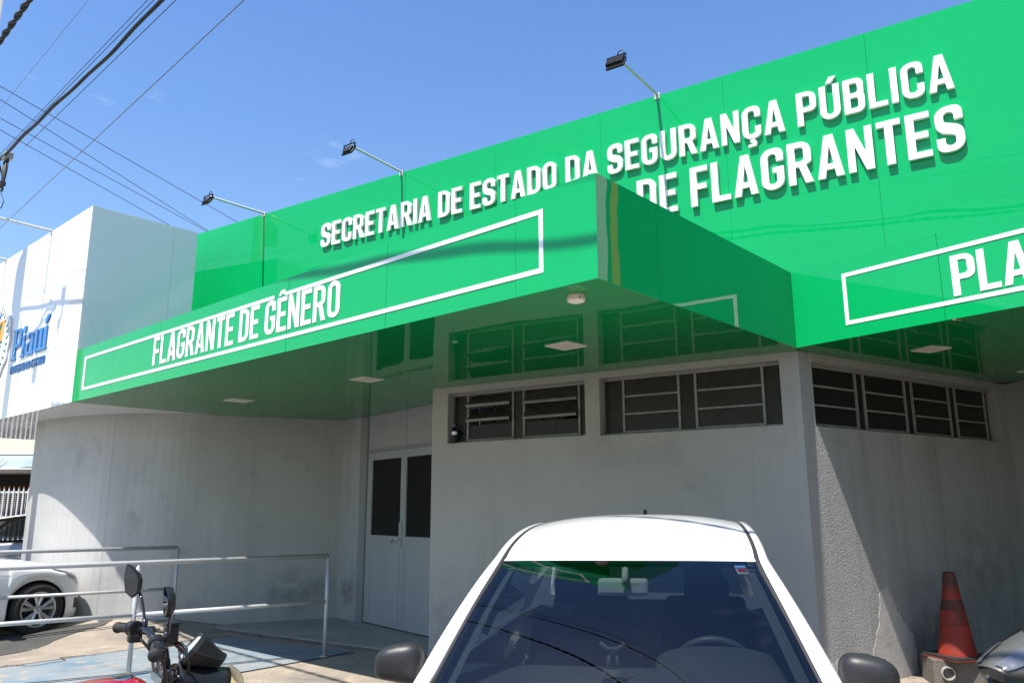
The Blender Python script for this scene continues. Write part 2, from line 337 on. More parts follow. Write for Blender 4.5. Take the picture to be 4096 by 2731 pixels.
# ------------------------------------------------------------------ condensed block lettering
w_, s_, h_ = 0.46, 0.144, 0.130
GL = {
 'I': (s_, [[[(0, 0), (s_, 0), (s_, 1), (0, 1)]]]),
 'L': (0.40, [[[(0, 0), (0.40, 0), (0.40, h_), (s_, h_), (s_, 1), (0, 1)]]]),
 'E': (0.41, [[[(0, 0), (0.41, 0), (0.41, h_), (s_, h_), (s_, 0.435), (0.37, 0.435), (0.37, 0.57), (s_, 0.57), (s_, 1 - h_), (0.41, 1 - h_), (0.41, 1), (0, 1)]]]),
 'F': (0.39, [[[(0, 0), (s_, 0), (s_, 0.42), (0.36, 0.42), (0.36, 0.555), (s_, 0.555), (s_, 1 - h_), (0.39, 1 - h_), (0.39, 1), (0, 1)]]]),
 'T': (0.42, [[[(0.135, 0), (0.285, 0), (0.285, 1 - h_), (0.42, 1 - h_), (0.42, 1), (0, 1), (0, 1 - h_), (0.135, 1 - h_)]]]),
 'N': (0.47, [[[(0, 0), (0.135, 0), (0.135, 0.60), (0.325, 0), (0.47, 0), (0.47, 1), (0.335, 1), (0.335, 0.40), (0.145, 1), (0, 1)]]]),
 'A': (0.50, [[[(0, 0), (0.145, 0), (0.172, 0.19), (0.328, 0.19), (0.355, 0), (0.50, 0), (0.335, 1), (0.165, 1)], [(0.188, 0.32), (0.312, 0.32), (0.25, 0.76)]]]),
 'V': (0.50, [[[(0.165, 0), (0.335, 0), (0.50, 1), (0.35, 1), (0.25, 0.25), (0.15, 1), (0, 1)]]]),
 'O': (w_, [[[(0, 0, .225), (w_, 0, .225), (w_, 1, .225), (0, 1, .225)], [(s_, h_, .088), (s_, 1 - h_, .088), (w_ - s_, 1 - h_, .088), (w_ - s_, h_, .088)]]]),
 'D': (w_, [[[(0, 0), (w_, 0, .225), (w_, 1, .225), (0, 1)], [(s_, h_), (s_, 1 - h_), (w_ - s_, 1 - h_, .088), (w_ - s_, h_, .088)]]]),
 'P': (w_, [[[(0, 0), (s_, 0), (s_, .39), (w_, .39, .225), (w_, 1, .225), (0, 1)], [(s_, .52), (s_, 1 - h_), (w_ - s_, 1 - h_, .07), (w_ - s_, .52, .07)]]]),
 'R': (0.48, [[[(0, 0), (s_, 0), (s_, .40), (.215, .40), (.325, 0), (.48, 0), (.355, .43), (w_, .50, .09), (w_, 1, .225), (0, 1)], [(s_, .53), (s_, 1 - h_), (w_ - s_, 1 - h_, .07), (w_ - s_, .53, .07)]]]),
 'B': (w_, [[[(0, 0), (w_, 0, .18), (w_, .505, .12), (.415, .52), (w_ - .01, .545, .1), (w_ - .01, 1, .18), (0, 1)], [(s_, h_), (s_, .44), (w_ - s_, .44, .07), (w_ - s_, h_, .07)], [(s_, .57), (s_, 1 - h_), (w_ - s_, 1 - h_, .07), (w_ - s_, .57, .07)]]]),
 'C': (w_, [[[(w_, .36), (w_, 0, .225), (0, 0, .225), (0, 1, .225), (w_, 1, .225), (w_, .66), (w_ - s_, .66), (w_ - s_, 1 - h_, .088), (s_, 1 - h_, .088), (s_, h_, .088), (w_ - s_, h_, .088), (w_ - s_, .36)]]]),
 'G': (w_, [[[(w_, .53), (w_, 0, .225), (0, 0, .225), (0, 1, .225), (w_, 1, .225), (w_, .68), (w_ - s_, .68), (w_ - s_, 1 - h_, .088), (s_, 1 - h_, .088), (s_, h_, .088), (w_ - s_, h_, .088), (w_ - s_, .405), (.235, .405), (.235, .53)]]]),
 'U': (w_, [[[(0, 1), (0, 0, .225), (w_, 0, .225), (w_, 1), (w_ - s_, 1), (w_ - s_, h_, .088), (s_, h_, .088), (s_, 1)]]]),
 'S': (w_, [[[(w_, .69), (w_, 1, .225), (0, 1, .225), (0, .47, .225), (w_ - s_, .35, .07), (w_ - s_, h_, .088), (s_, h_, .088), (s_, .31), (0, .31), (0, 0, .225), (w_, 0, .225), (w_, .53, .225), (s_, .655, .07), (s_, 1 - h_, .088), (w_ - s_, 1 - h_, .088), (w_ - s_, .69)]]]),
 'M': (0.58, [[[(0, 0), (.13, 0), (.13, .66), (.25, .225), (.33, .225), (.45, .66), (.45, 0), (.58, 0), (.58, 1), (.40, 1), (.29, .52), (.18, 1), (0, 1)]]]),
 'J': (0.40, [[[(.40, 1), (.40, 0, .18), (0, 0, .18), (0, .3), (s_, .3), (s_, h_, .06), (.25, h_, .06), (.25, 1)]]]),
}
GL['Ç'] = (w_, GL['C'][1] + [[[(.19, -.03), (.30, -.03), (.29, -.075), (.345, -.12, .05), (.33, -.245, .06), (.13, -.255), (.12, -.185), (.235, -.175), (.235, -.12), (.175, -.115)]]])
GL['Ú'] = (w_, GL['U'][1] + [[[(.16, 1.06), (.27, 1.06), (.40, 1.24), (.25, 1.24)]]])
GL['Ê'] = (0.41, GL['E'][1] + [[[(.03, 1.06), (.13, 1.06), (.205, 1.135), (.28, 1.06), (.38, 1.06), (.27, 1.22), (.14, 1.22)]]])
def text(txt, parent, fr, r0, r1, z0, h, d0, d1, m, gap=0.085, space=0.30, name='letter', slant=0.0):
    tot = 0
    for i, ch in enumerate(txt):
        tot += space if ch == ' ' else GL[ch][0] + (gap if i < len(txt) - 1 and txt[i + 1] != ' ' else 0) + (gap * 0.5 if i < len(txt) - 1 and txt[i + 1] == ' ' else 0)
    k = (r1 - r0) / tot; x = r0
    for i, ch in enumerate(txt):
        if ch == ' ': x += space * k; continue
        mb = MB()
        for con in GL[ch][1]:
            plate(mb, [fillet(c) for c in con], lambda a, b, d: fr(x + a * k + b * slant * h, d, z0 + b * h), d0, d1)
        mb.build(name, m, parent, world=True)
        x += GL[ch][0] * k + (gap * k if i < len(txt) - 1 and txt[i + 1] != ' ' else gap * 0.5 * k)
# ================================================================== setting
ZB, ZT, ZW, ZWH = 2.843, 3.5016, 5.8447, 5.4383
C_ = (0.505, 4.508); LE = (-5.500, 9.922); I_ = (2.395, 6.608); CN = (2.450, 6.736); BP = (2.788, 7.045)
F1 = Frame(C_, -42.04); F2 = Frame(I_, -53.52); FR = Frame(C_, 48.01); FB = Frame(BP, -33.37)
FW1 = Frame(CN, -33.03); FW2 = Frame(CN, 33.53); FD = Frame((-2.188, 11.668), -52.2); FWS = Frame(LE, 48.0)

def sstep(a, b, x):
    t = max(0.0, min(1.0, (x - a) / (b - a))); return t * t * (3 - 2 * t)
def gz(x, y):
    z = -0.04 + 0.045 * max(0.0, min(4.5, x - 0.5)) * sstep(2.0, 6.0, y)
    return z + 0.14 * sstep(-3.6, -4.6, x) * sstep(9.6, 11.2, y) * sstep(-14.0, -8.0, x)

def grid_sheet(name, m, x0, x1, y0, y1, nx, ny, dz=0.0, mask=None):
    mb = MB()
    mb.grid(lambda a, b: (x0 + (x1 - x0) * a, y0 + (y1 - y0) * b, gz(x0 + (x1 - x0) * a, y0 + (y1 - y0) * b) + dz), nx, ny)
    return tag(mb.build(name, m, smooth=True), kind='structure')

# ground: one sheet to the horizon, finer near the scene
g = MB()
xs = [-900, -300, -100, -40, -24] + [-16 + 0.5 * i for i in range(53)] + [16, 30, 100, 300, 900]
ys = [-900, -300, -100, -30, -12, -5] + [-2 + 0.5 * i for i in range(37)] + [20, 30, 60, 150, 400, 900]
g.add([(x, y, gz(x, y)) for x in xs for y in ys], [(i * len(ys) + j, (i + 1) * len(ys) + j, (i + 1) * len(ys) + j + 1, i * len(ys) + j + 1) for i in range(len(xs) - 1) for j in range(len(ys) - 1)])
tag(g.build('ground', CONC, smooth=True), kind='structure')

def draped(name, m, a, b, wdt, dz, n=24, wob=0.0):
    a = Vector(a); b = Vector(b); d = (b - a); nn = Vector((-d.y, d.x)).normalized(); mb = MB(); pts = []
    for i in range(n + 1):
        p = a + d * (i / n) + nn * (random.uniform(-wob, wob) if wob else 0)
        for s in (-0.5, 0.5):
            q = p + nn * wdt * s; pts.append((q.x, q.y, gz(q.x, q.y) + dz))
    mb.add(pts, [(2 * i, 2 * i + 1, 2 * i + 3, 2 * i + 2) for i in range(n)])
    return tag(mb.build(name, m), kind='structure')
# asphalt road behind the camera, along the facade direction
rd = Vector((0.743, -0.669)); rn = Vector((-0.669, -0.743))
mb = MB(); c0 = Vector((-1.2, 1.9)); pts = []
for t in (-300, -60, -20, -8, 0, 8, 20, 60, 300):
    for o in (0, 13):
        q = c0 + rd * t + rn * o; pts.append((q.x, q.y, -0.034))
mb.add(pts, [(2 * i, 2 * i + 1, 2 * i + 3, 2 * i + 2) for i in range(8)])
tag(mb.build('road', ASPH), kind='structure')
# worn blue accessible bay and slab joints
v52 = Vector((math.cos(rad(51.5)), math.sin(rad(51.5))))
A1 = Vector((-3.62, 10.62)); A2 = Vector((-1.78, 9.46))
mb = MB(); N = 22
mb.grid(lambda a, b: (lambda q: (q.x, q.y, gz(q.x, q.y) + 0.005))((A1 - v52 * 6.5 * a) * (1 - b) + (A2 - v52 * 6.0 * a) * b), N, 10)
tag(mb.build('blue_parking_bay', BLUEP, smooth=True), kind='structure')
draped('slab_joint', CRACK, A1 + v52 * 0.1, A1 - v52 * 7, 0.025, 0.009, wob=0.006)
draped('slab_joint', CRACK, A2, A2 - v52 * 7, 0.022, 0.009, wob=0.006)
draped('slab_joint', CRACK, A2 + Vector((1.9, -1.5)), A2 + Vector((1.9, -1.5)) - v52 * 6, 0.02, 0.009, wob=0.006)
# dark oil-stained asphalt strip by the white hatchback, and a crack
mb = MB(); wc = Vector((-6.6, 10.2)); d55 = Vector((math.cos(rad(55)), math.sin(rad(55)))); l55 = Vector((-d55.y, d55.x)); pts = []
for i in range(26):
    a = 2 * math.pi * i / 26; k = 1 + 0.10 * math.sin(3 * a + 1) + 0.07 * math.sin(7 * a)
    q = wc + d55 * (1.75 * k * math.cos(a)) + l55 * (1.15 * k * math.sin(a)); pts.append((q.x, q.y, gz(q.x, q.y) + 0.006))
mb.add(pts + [(wc.x, wc.y, gz(wc.x, wc.y) + 0.006)], [(i, (i + 1) % 26, 26) for i in range(26)])
tag(mb.build('asphalt_patch', ASPH), kind='structure')
cr_pts = [(-5.55, 8.2), (-5.2, 8.75), (-4.95, 8.7), (-4.75, 9.0), (-4.9, 9.2), (-4.6, 9.35)]
for i in range(5): draped('ground_crack', CRACK, cr_pts[i], cr_pts[i + 1], 0.022, 0.007, 8, 0.02)

# platform before the door, with floor tiles
E0 = Vector((-4.78, 11.70)); E1 = Vector((-0.86, 9.01)); ed = (E0 - E1).normalized(); en = Vector((ed.y, -ed.x))
if en.y < 0: en = -en
mb = MB(); q = [E1 - ed * 0.05, E0 + ed * 0.05, E0 + ed * 0.05 + en * 3.2, E1 - ed * 0.05 + en * 3.2]
mb.hexa([(p.x, p.y, -0.2) for p in q], [(p.x, p.y, -0.006) for p in q])
plat = tag(mb.build('platform', BLOCK), kind='structure')
ts = 0.312; tm = None
for i in range(int((E0 - E1).length / ts)):
    for j in range(9):
        c = E1 + ed * ((i + 0.5) * ts) + en * ((j + 0.5) * ts + 0.01)
        if tm is None:
            tb = MB(); tb.box((0, 0, 0), (ts - 0.007, ts - 0.007, 0.016)); t0 = tb.build('tile', FTILE, plat); tm = t0.data; t = t0
        else:
            t = link_mesh('tile', tm, plat)
        t.location = (c.x, c.y, -0.004 + random.uniform(-0.0015, 0.0015)); t.rotation_euler = (0, 0, math.atan2(ed.y, ed.x) + random.choice((0, 1, 2, 3)) * math.pi / 2)

# ================================================================== main building
bld = thing('station_building', 'grey rendered station building with tall glossy green panelled upper facade', 'building', (CN[0], CN[1], 0))
def wall_holes(fr, r0, r1, z0, z1, holes, th, name, m, parent, reveal=None):
    rs = sorted({r0, r1} | {h[0] for h in holes} | {h[1] for h in holes}); zs = sorted({z0, z1} | {h[2] for h in holes} | {h[3] for h in holes})
    mb = MB()
    def hole(a, b, c, d): return any(h[0] - 1e-6 <= a and b <= h[1] + 1e-6 and h[2] - 1e-6 <= c and d <= h[3] + 1e-6 for h in holes)
    for a, b in zip(rs, rs[1:]):
        for c, d in zip(zs, zs[1:]):
            if hole(a, b, c, d): continue
            for dd in (0, -th): mb.add([fr(a, dd, c), fr(b, dd, c), fr(b, dd, d), fr(a, dd, d)], [(0, 1, 2, 3)])
    for (a, b, c, d) in holes + [(r0, r1, z0, z1)]:
        for (p, q) in (((a, c), (b, c)), ((b, c), (b, d)), ((b, d), (a, d)), ((a, d), (a, c))):
            mb.add([fr(p[0], 0, p[1]), fr(q[0], 0, q[1]), fr(q[0], -th, q[1]), fr(p[0], -th, p[1])], [(0, 1, 2, 3)])
    return mb.build(name, m, parent, world=True)
H1 = (-3.77, -2.065, 2.225, 2.775); H2 = (-1.905, -0.165, 2.215, 2.78); H3 = (0.17, 3.36, 2.205, 2.77)
front = wall_holes(FW1, -3.985, 0.0, -0.3, ZB - 0.001, [H1, H2], 0.20, 'front_wall', PLAST_F, bld)
side = wall_holes(FW2, 0.0, 3.60, -0.3, ZB - 0.001, [H3], 0.20, 'side_wall', PLAST, bld)
# peeled plaster patches near the foot of the side wall
def blob(fr, pts, d, name, m, parent):
    mb = MB(); plate(mb, [pts], lambda a, b, dd: fr(a, dd, b), 0.0, d); mb.build(name, m, parent, world=True)
def ragged(pts, amp, n=7):
    out = []
    for i in range(len(pts)):
        a, b = Vector(pts[i]), Vector(pts[(i + 1) % len(pts)])
        for k in range(n):
            t = k / n; out.append(tuple(a.lerp(b, t) + Vector((random.uniform(-amp, amp), random.uniform(-amp, amp))) * (0 if k == 0 else 1)))
    return out
blob(FW2, ragged([(0.62, -0.05), (1.35, -0.05), (1.32, 0.42), (1.12, 0.62), (0.98, 0.86), (0.86, 0.80), (0.80, 0.52), (0.70, 0.36)], 0.018), 0.003, 'peeled_plaster', PEEL, side)
blob(FW2, ragged([(0.05, -0.05), (0.60, -0.05), (0.64, 0.30), (0.42, 0.24), (0.25, 0.33), (0.10, 0.28)], 0.02), 0.003, 'peeled_plaster', PEEL, side)
# right-hand recess wall
FW3 = Frame((5.386, 8.682), -75.7)
wall_holes(FW3, 0.0, 6.0, -0.3, ZB - 0.001, [], 0.2, 'recess_wall', PLAST_S, bld)
# left end of the front wall returning to the door
mb = MB(); mb.hexa([(-0.885, 8.93, -0.3), (-0.835, 9.95, -0.3), (-0.55, 9.95, -0.3), (-0.60, 8.93, -0.3)], [(-0.885, 8.93, ZB - .002), (-0.835, 9.95, ZB - .002), (-0.55, 9.95, ZB - .002), (-0.60, 8.93, ZB - .002)])
mb.build('recess_return', PLAST_F, bld, world=True)

def window(fr, H, bays, parent, rows=3, opened=()):
    r0, r1, z0, z1 = H; D = -0.085; mb = MB(); W = r1 - r0; f = 0.022
    fr.box(mb, r0, r1, D - 0.03, D, z1 - 0.028, z1 - 0.001); fr.box(mb, r0, r1, D - 0.03, D, z0 + 0.001, z0 + 0.022)
    for b in bays:
        for e in b: 
            c = r0 + W * e; fr.box(mb, c - f / 2, c + f / 2, D - 0.032, D + 0.004, z0 + 0.022, z1 - 0.028)
    win = mb.build('window', WFRAME, parent, world=True, bevel=0.002)
    edges = [0.012] + [e for b in bays for e in b] + [0.988]
    for k in range(0, len(edges), 2):
        a, b = r0 + W * edges[k] + f / 2, r0 + W * edges[k + 1] - f / 2
        if b - a > 0.02:
            m = MB(); fr.box(m, a, b, D - 0.022, D - 0.014, z0 + 0.022, z1 - 0.028); m.build('pane', PANE, win, world=True)
    for bi, b in enumerate(bays):
        a, c = r0 + W * b[0] + f / 2 + 0.002, r0 + W * b[1] - f / 2 - 0.002
        hz = (z1 - z0 - 0.052) / rows
        for k in range(rows):
            za = z0 + 0.023 + hz * k; m = MB(); rail = MB()
            if (bi, k) in opened:
                tl = rad(opened[(bi, k)]); zc = za + hz * 0.62
                for mm, (u0, u1, th) in ((m, (-hz * 0.46, hz * 0.46, 0.006)), (rail, (-hz * 0.46 - 0.016, -hz * 0.46, 0.014))):
                    P = []
                    for (u, w) in ((u0, -th), (u1, -th), (u1, th), (u0, th)):
                        P.append((D - 0.01 - math.sin(tl) * u - math.cos(tl) * 0 + w * math.cos(tl), zc + math.cos(tl) * u + w * math.sin(tl)))
                    mm.hexa([fr(a, d, z) for d, z in P], [fr(c, d, z) for d, z in P])
            else:
                fr.box(m, a, c, D - 0.020, D - 0.012, za + 0.016, za + hz - 0.002)
                fr.box(rail, a, c, D - 0.028, D + 0.002, za, za + 0.015)
            p = m.build('pane', PANE_D if (bi, k) in opened else PANE, win, world=True)
            rail.build('rail', WFRAME, p, world=True)
    return win
OPEN = {(0, 2): 48, (0, 1): 52, (1, 2): 34, (1, 1): 40}
w1 = window(FW1, H1, [(0.125, 0.47), (0.55, 0.935)], bld, opened=OPEN)
window(FW1, H2, [(0.125, 0.45), (0.545, 0.90)], bld)
window(FW2, H3, [(0.03, 0.235), (0.275, 0.485), (0.525, 0.735), (0.775, 0.96)], bld)
mb = MB()
for k in range(8): FW1.box(mb, H1[0] + 0.2 * k + 0.1, H1[0] + 0.2 * k + 0.112, -0.19, -0.178, H1[2], H1[3])
FW1.box(mb, H1[0], H1[1], -0.176, -0.166, 2.52, 2.532)
mb.build('security_bars', BLKM, w1, world=True)

# door wall, transom and double door
mb = MB(); FD.box(mb, -0.02, 0.165, -0.14, 0.0, -0.02, ZB - 0.002); FD.box(mb, 0.165, 2.3, -0.14, -0.012, 2.315, 2.352)
frm = mb.build('door_frame', ALU_D, bld, world=True, bevel=0.004)
mb = MB(); FD.box(mb, 0.165, 2.3, -0.25, -0.02, -0.06, 0.012); mb.build('threshold', BLOCK, frm, world=True)
for a, b in ((0.168, 1.232), (1.240, 2.3)):
    mb = MB(); FD.box(mb, a, b, -0.07, -0.03, 2.353, ZB - 0.002); mb.build('transom_panel', ALU, frm, world=True)
for a, b, ga, gb in ((0.17, 1.196, 0.30, 1.106), (1.202, 2.22, 1.245, 2.12)):
    leaf = wall_holes(FD, a, b, 0.02, 2.312, [(ga, gb, 1.178, 2.205)], 0.04, 'door_leaf', ALU, bld)
    leaf.location = -FD.n * 0.03
    mb = MB(); FD.box(mb, ga + .001, gb - .001, -0.026, -0.018, 1.179, 2.204); mb.build('glass', DGLASS, leaf, world=True)
    mb = MB()
    for (p, q, r, s) in ((ga, gb, 0.085, 0.10), (ga, gb, 1.065, 1.08), (ga, ga + .014, 0.10, 1.065), (gb - .014, gb, 0.10, 1.065)):
        FD.box(mb, p, q, 0.0, 0.006, r, s)
    mb.build('panel_moulding', ALU, leaf, world=True)
    if a < 1:
        mb = MB(); FD.box(mb, 1.10, 1.165, 0.0, 0.012, 1.02, 1.36)
        mb.build('lock_plate', ALU, leaf, world=True, bevel=0.003)
        mb = MB(); mb.tube([FD(1.135, 0.0, 1.145), FD(1.135, 0.055, 1.145), FD(1.09, 0.06, 1.15), FD(1.03, 0.058, 1.13), FD(1.0, 0.058, 1.095)], 0.011, 8)
        mb.build('handle', CHROME, leaf, world=True, smooth=True)
# pier between door and curved wall
FP = Frame((-2.614, 12.163), -49.4)
wall_holes(FP, 0.0, 0.64, -0.05, ZB - 0.002, [], 0.2, 'pier', PLAST_S, bld)

# curved tiled wall
ctrl = [Vector(p) for p in ((-2.45, 12.13), (-2.70, 12.02), (-3.10, 11.83), (-3.55, 11.63), (-4.10, 11.39), (-4.73, 11.19), (-5.45, 11.19), (-5.85, 11.29), (-6.58, 11.66), (-7.25, 12.26), (-7.65, 12.95), (-7.80, 13.8), (-7.85, 14.8))]
def crv(s):
    n = len(ctrl) - 1; x = s * n; i = min(int(x), n - 1); t = x - i
    p0, p1, p2, p3 = ctrl[max(i - 1, 0)], ctrl[i], ctrl[i + 1], ctrl[min(i + 2, n)]
    return 0.5 * ((2 * p1) + (p2 - p0) * t + (2 * p0 - 5 * p1 + 4 * p2 - p3) * t * t + (3 * p1 - p0 - 3 * p2 + p3) * t ** 3)
samp = [crv(i / 600) for i in range(601)]
acc = [0.0]
for a, b in zip(samp, samp[1:]): acc.append(acc[-1] + (b - a).length)
def at_len(l):
    import bisect
    i = min(max(bisect.bisect_left(acc, l), 1), 600); t = (l - acc[i - 1]) / max(acc[i] - acc[i - 1], 1e-9)
    p = samp[i - 1].lerp(samp[i], t); d = (samp[i] - samp[i - 1]).normalized(); return p, d
mb = MB(); pr = []
for i in range(0, 601, 6):
    p = samp[i]; d = (samp[min(i + 1, 600)] - samp[max(i - 1, 0)]).normalized(); nn = Vector((-d.y, d.x)); nn = nn if nn.y < 0 else -nn
    b = p - nn * 0.15; pr += [(p.x, p.y, -0.2), (p.x, p.y, ZB - 0.002), (b.x, b.y, ZB - 0.002), (b.x, b.y, -0.2)]
n4 = len(pr) // 4
mb.add(pr, [(4 * i + a, 4 * i + (a + 1) % 4, 4 * i + 4 + (a + 1) % 4, 4 * i + 4 + a) for i in range(n4 - 1) for a in range(4)])
cw = mb.build('curved_wall', GROUT, bld, world=True)
TWD, THT = 0.118, (ZB + 0.13) / 13
cells = []
nt_ = int(acc[-1] / TWD)
for i in range(nt_):
    p, d = at_len((i + 0.5) * TWD); nn = Vector((-d.y, d.x)); nn = nn if nn.y < 0 else -nn
    if p.x < -7.55: nn = Vector((-abs(nn.x), nn.y)) if nn.x > 0 else nn
    for j in range(13):
        z = (j + 0.5) * THT - 0.13
        if z + THT / 2 > ZB + 0.001: continue
        vis = nn.dot(Vector((-p.x, -p.y)).normalized())
        cells.append((max(vis, 0) / (p.length_squared + (z - 1.5) ** 2), p, nn, z))
cells.sort(key=lambda c: -c[0])
tb = MB(); a, b, cdp = (TWD - 0.0014) / 2, (THT - 0.0014) / 2, 0.0007; e = 0.0007
tb.add([(-a, 0, -b), (a, 0, -b), (a, 0, b), (-a, 0, b), (-a + e, -cdp, -b + e), (a - e, -cdp, -b + e), (a - e, -cdp, b - e), (-a + e, -cdp, b - e)],
       [(4, 5, 6, 7), (0, 1, 5, 4), (1, 2, 6, 5), (2, 3, 7, 6), (3, 0, 4, 7)])
rest = MB(); inv = MW[bld.name].inverted()
t0 = None
for k, (_, p, nn, z) in enumerate(cells):
    ang = math.atan2(nn.y, nn.x) + math.pi / 2
    if k < 300:
        if t0 is None: t0 = tb.build('tile', TILE, cw); t = t0
        else: t = link_mesh('tile', t0.data, cw)
        t.location = inv @ Vector((p.x, p.y, z)); t.rotation_euler = (random.uniform(-.002, .002), 0, ang + random.uniform(-.002, .002))
    else:
        M = Matrix.Translation((p.x, p.y, z)) @ Matrix.Rotation(ang, 4, 'Z')
        rest.add([M @ Vector(v) for v in tb.v], tb.f)
tag(rest.build('tile_field', TILE, cw, world=True), kind='stuff')

# upper facade: backing and green panels
mb = MB(); FB.box(mb, -10.6, 6.0, -0.28, -0.016, 2.90, ZW - 0.01); back = mb.build('upper_wall', JOINT, bld, world=True)
seams = [-10.6, -9.125, -7.76, -6.423, -5.0, -3.574, -2.153, -0.756, 0.598, 1.97, 2.415]
for i, (a, b) in enumerate(zip(seams, seams[1:])):
    mb = MB(); FB.box(mb, a + 0.001, b - 0.001, -0.014, random.uniform(-0.001, 0.001), 2.92, ZW); mb.build('panel', GREEN, back, world=True)
for a, b, m in ((2.417, 2.535, YEL), (2.537, 2.60, GREEN), (2.602, 3.9, WHITE_ACM), (3.902, 5.2, WHITE_ACM)):
    mb = MB(); FB.box(mb, a, b, -0.014, 0.0, 2.92, ZW); mb.build('panel', m, back, world=True)
mb = MB(); FB.box(mb, -10.6, 6.0, -0.30, -0.003, ZW + 0.0005, ZW + 0.006); mb.build('coping', GREEN, back, world=True)
# roof and enclosing walls behind
mb = MB(); FB.box(mb, -10.5, 5.9, -8.0, -0.29, 5.30, 5.42); mb.build('flat_roof', POLEM, bld, world=True)
mb = MB(); FB.box(mb, -10.6, 6.0, -8.2, -8.0, -0.3, 5.6); FB.box(mb, -10.6, -10.4, -7.99, -0.29, 2.86, 5.6); FB.box(mb, 5.8, 6.0, -7.99, -0.29, -0.3, 5.6)
mb.build('rear_wall', PLAST_S, bld, world=True)
mb = MB(); FW1.box(mb, -3.7, 0.8, -2.6, -2.5, -0.2, 2.84); mb.build('partition', ROOM, bld, world=True)

# ================================================================== canopies
can1 = thing('entrance_canopy', 'green canopy lettered FLAGRANTE DE GÊNERO with a glossy soffit over the doorway', 'canopy', (C_[0], C_[1], ZB), group='green canopies')
ts1 = [0.0, 0.646, 1.954, 3.29, 4.52, 5.738, 6.92, 8.085]
for a, b in zip(ts1, ts1[1:]):
    mb = MB(); F1.box(mb, -b + 0.0015, -a - (0.0015 if a else 0), -0.012, random.uniform(-0.001, 0.001), ZB, ZT); mb.build('panel', GREEN, can1, world=True)
for a, b in ((0.0125, 0.671), (0.674, 2.835)):
    mb = MB(); FR.box(mb, a, b, -0.012, 0.0, ZB, ZT); mb.build('panel', GREEN_R, can1, world=True)
ds = [-0.0125, -2.02, -3.95]
for a, b in zip(ts1, ts1[1:]):
    for d0, d1 in zip(ds, ds[1:]):
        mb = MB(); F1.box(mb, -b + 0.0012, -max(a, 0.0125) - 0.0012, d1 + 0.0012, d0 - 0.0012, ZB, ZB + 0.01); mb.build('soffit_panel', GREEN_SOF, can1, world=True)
mb = MB(); F1.box(mb, -8.108, -0.014, -3.9, -0.013, ZB + 0.02, ZB + 0.04); F1.box(mb, -8.08, -0.014, -3.9, -0.013, ZT - 0.06, ZT - 0.02); mb.build('roof_sheet', JOINT, can1, world=True)
mb = MB(); F1.box(mb, -8.08, -0.014, -0.030, -0.016, ZB + 0.041, ZT - 0.061); mb.build('light_stop', JOINT, can1, world=True)  # hidden strip added to stop sun leaking through the panel seams
mb = MB(); so, si = 0.050, 0.0
za, zb2, ra, rb = 2.961, 3.379, -7.79, -0.412
for (r0, r1, z0, z1) in ((ra, rb, za, za + .032), (ra, -3.512, zb2 - .032, zb2), (-3.325, rb, zb2 - .032, zb2), (ra, ra + .055, za + .032, zb2 - .032), (rb - .034, rb, za + .032, zb2 - .032)):
    F1.box(mb, r0, r1, 0.0016, 0.004, z0, z1)
mb.build('border_stripe', STICK, can1, world=True)
text('FLAGRANTE DE GÊNERO', can1, F1, -5.868, -2.532, 3.033, 0.306, 0.0016, 0.0045, STICK, gap=0.075, space=0.24)

can2 = thing('entrance_canopy', 'green canopy lettered PLA meeting the wall corner at the right', 'canopy', (I_[0], I_[1], ZB), group='green canopies')
rs2 = [0.0, 1.232, 2.55, 3.87, 5.2]
for a, b in zip(rs2, rs2[1:]):
    mb = MB(); F2.box(mb, a + 0.0015, b - 0.0015, -0.012, random.uniform(-0.001, 0.001), ZB, ZT); mb.build('panel', GREEN, can2, world=True)
# soffit 2: between canopy front and the side wall, right of the first soffit
def P2(r, d): q = F2(r, d, 0); return (q.x, q.y)
li = [FR(2.84 + k, -0.0, 0) for k in (0.0, 1.4)]
for a, b in zip(rs2, rs2[1:]):
    mb = MB(); dl = -0.0125
    p = [P2(a + .0012, dl), P2(b - .0012, dl), P2(b - .0012, -4.6), P2(a + .0012, -4.6)]
    if a == 0.0:
        e1 = FR(2.852, 0.003, 0); e2 = FR(5.6, 0.003, 0); p = [P2(0.012, dl), P2(b - .0012, dl), P2(b - .0012, -4.6), (e2.x, e2.y), (e1.x, e1.y)]
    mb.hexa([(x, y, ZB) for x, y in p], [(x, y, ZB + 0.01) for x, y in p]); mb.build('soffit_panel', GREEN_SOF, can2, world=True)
    mb = MB(); q = [(x, y) for x, y in p]
    mb.hexa([(x, y, ZT - 0.05) for x, y in q], [(x, y, ZT - 0.02) for x, y in q]); mb.build('roof_sheet', JOINT, can2, world=True)
mb = MB(); F2.box(mb, 0.03, 5.19, -0.030, -0.016, ZB + 0.012, ZT - 0.051); mb.build('light_stop', JOINT, can2, world=True)  # same hidden strip added here against sun leaking through the seams
mb = MB()
for (r0, r1, z0, z1) in ((0.466, 4.9, 2.950, 2.981), (0.466, 4.9, 3.342, 3.373), (0.466, 0.497, 2.981, 3.342)):
    F2.box(mb, r0, r1, 0.0016, 0.004, z0, z1)
mb.build('border_stripe', STICK, can2, world=True)
text('PLA', can2, F2, 1.311, 1.826, 3.003, 0.299, 0.0016, 0.0045, STICK, gap=0.05)
mb = MB(); mb.box(F2(1.30, -0.03, ZB - 0.006), (0.07, 0.02, 0.006), Matrix.Rotation(rad(20), 3, 'Z')); mb.build('loose_trim', mat('bare_wood', (.35, .22, .12), .8), can2, world=True)

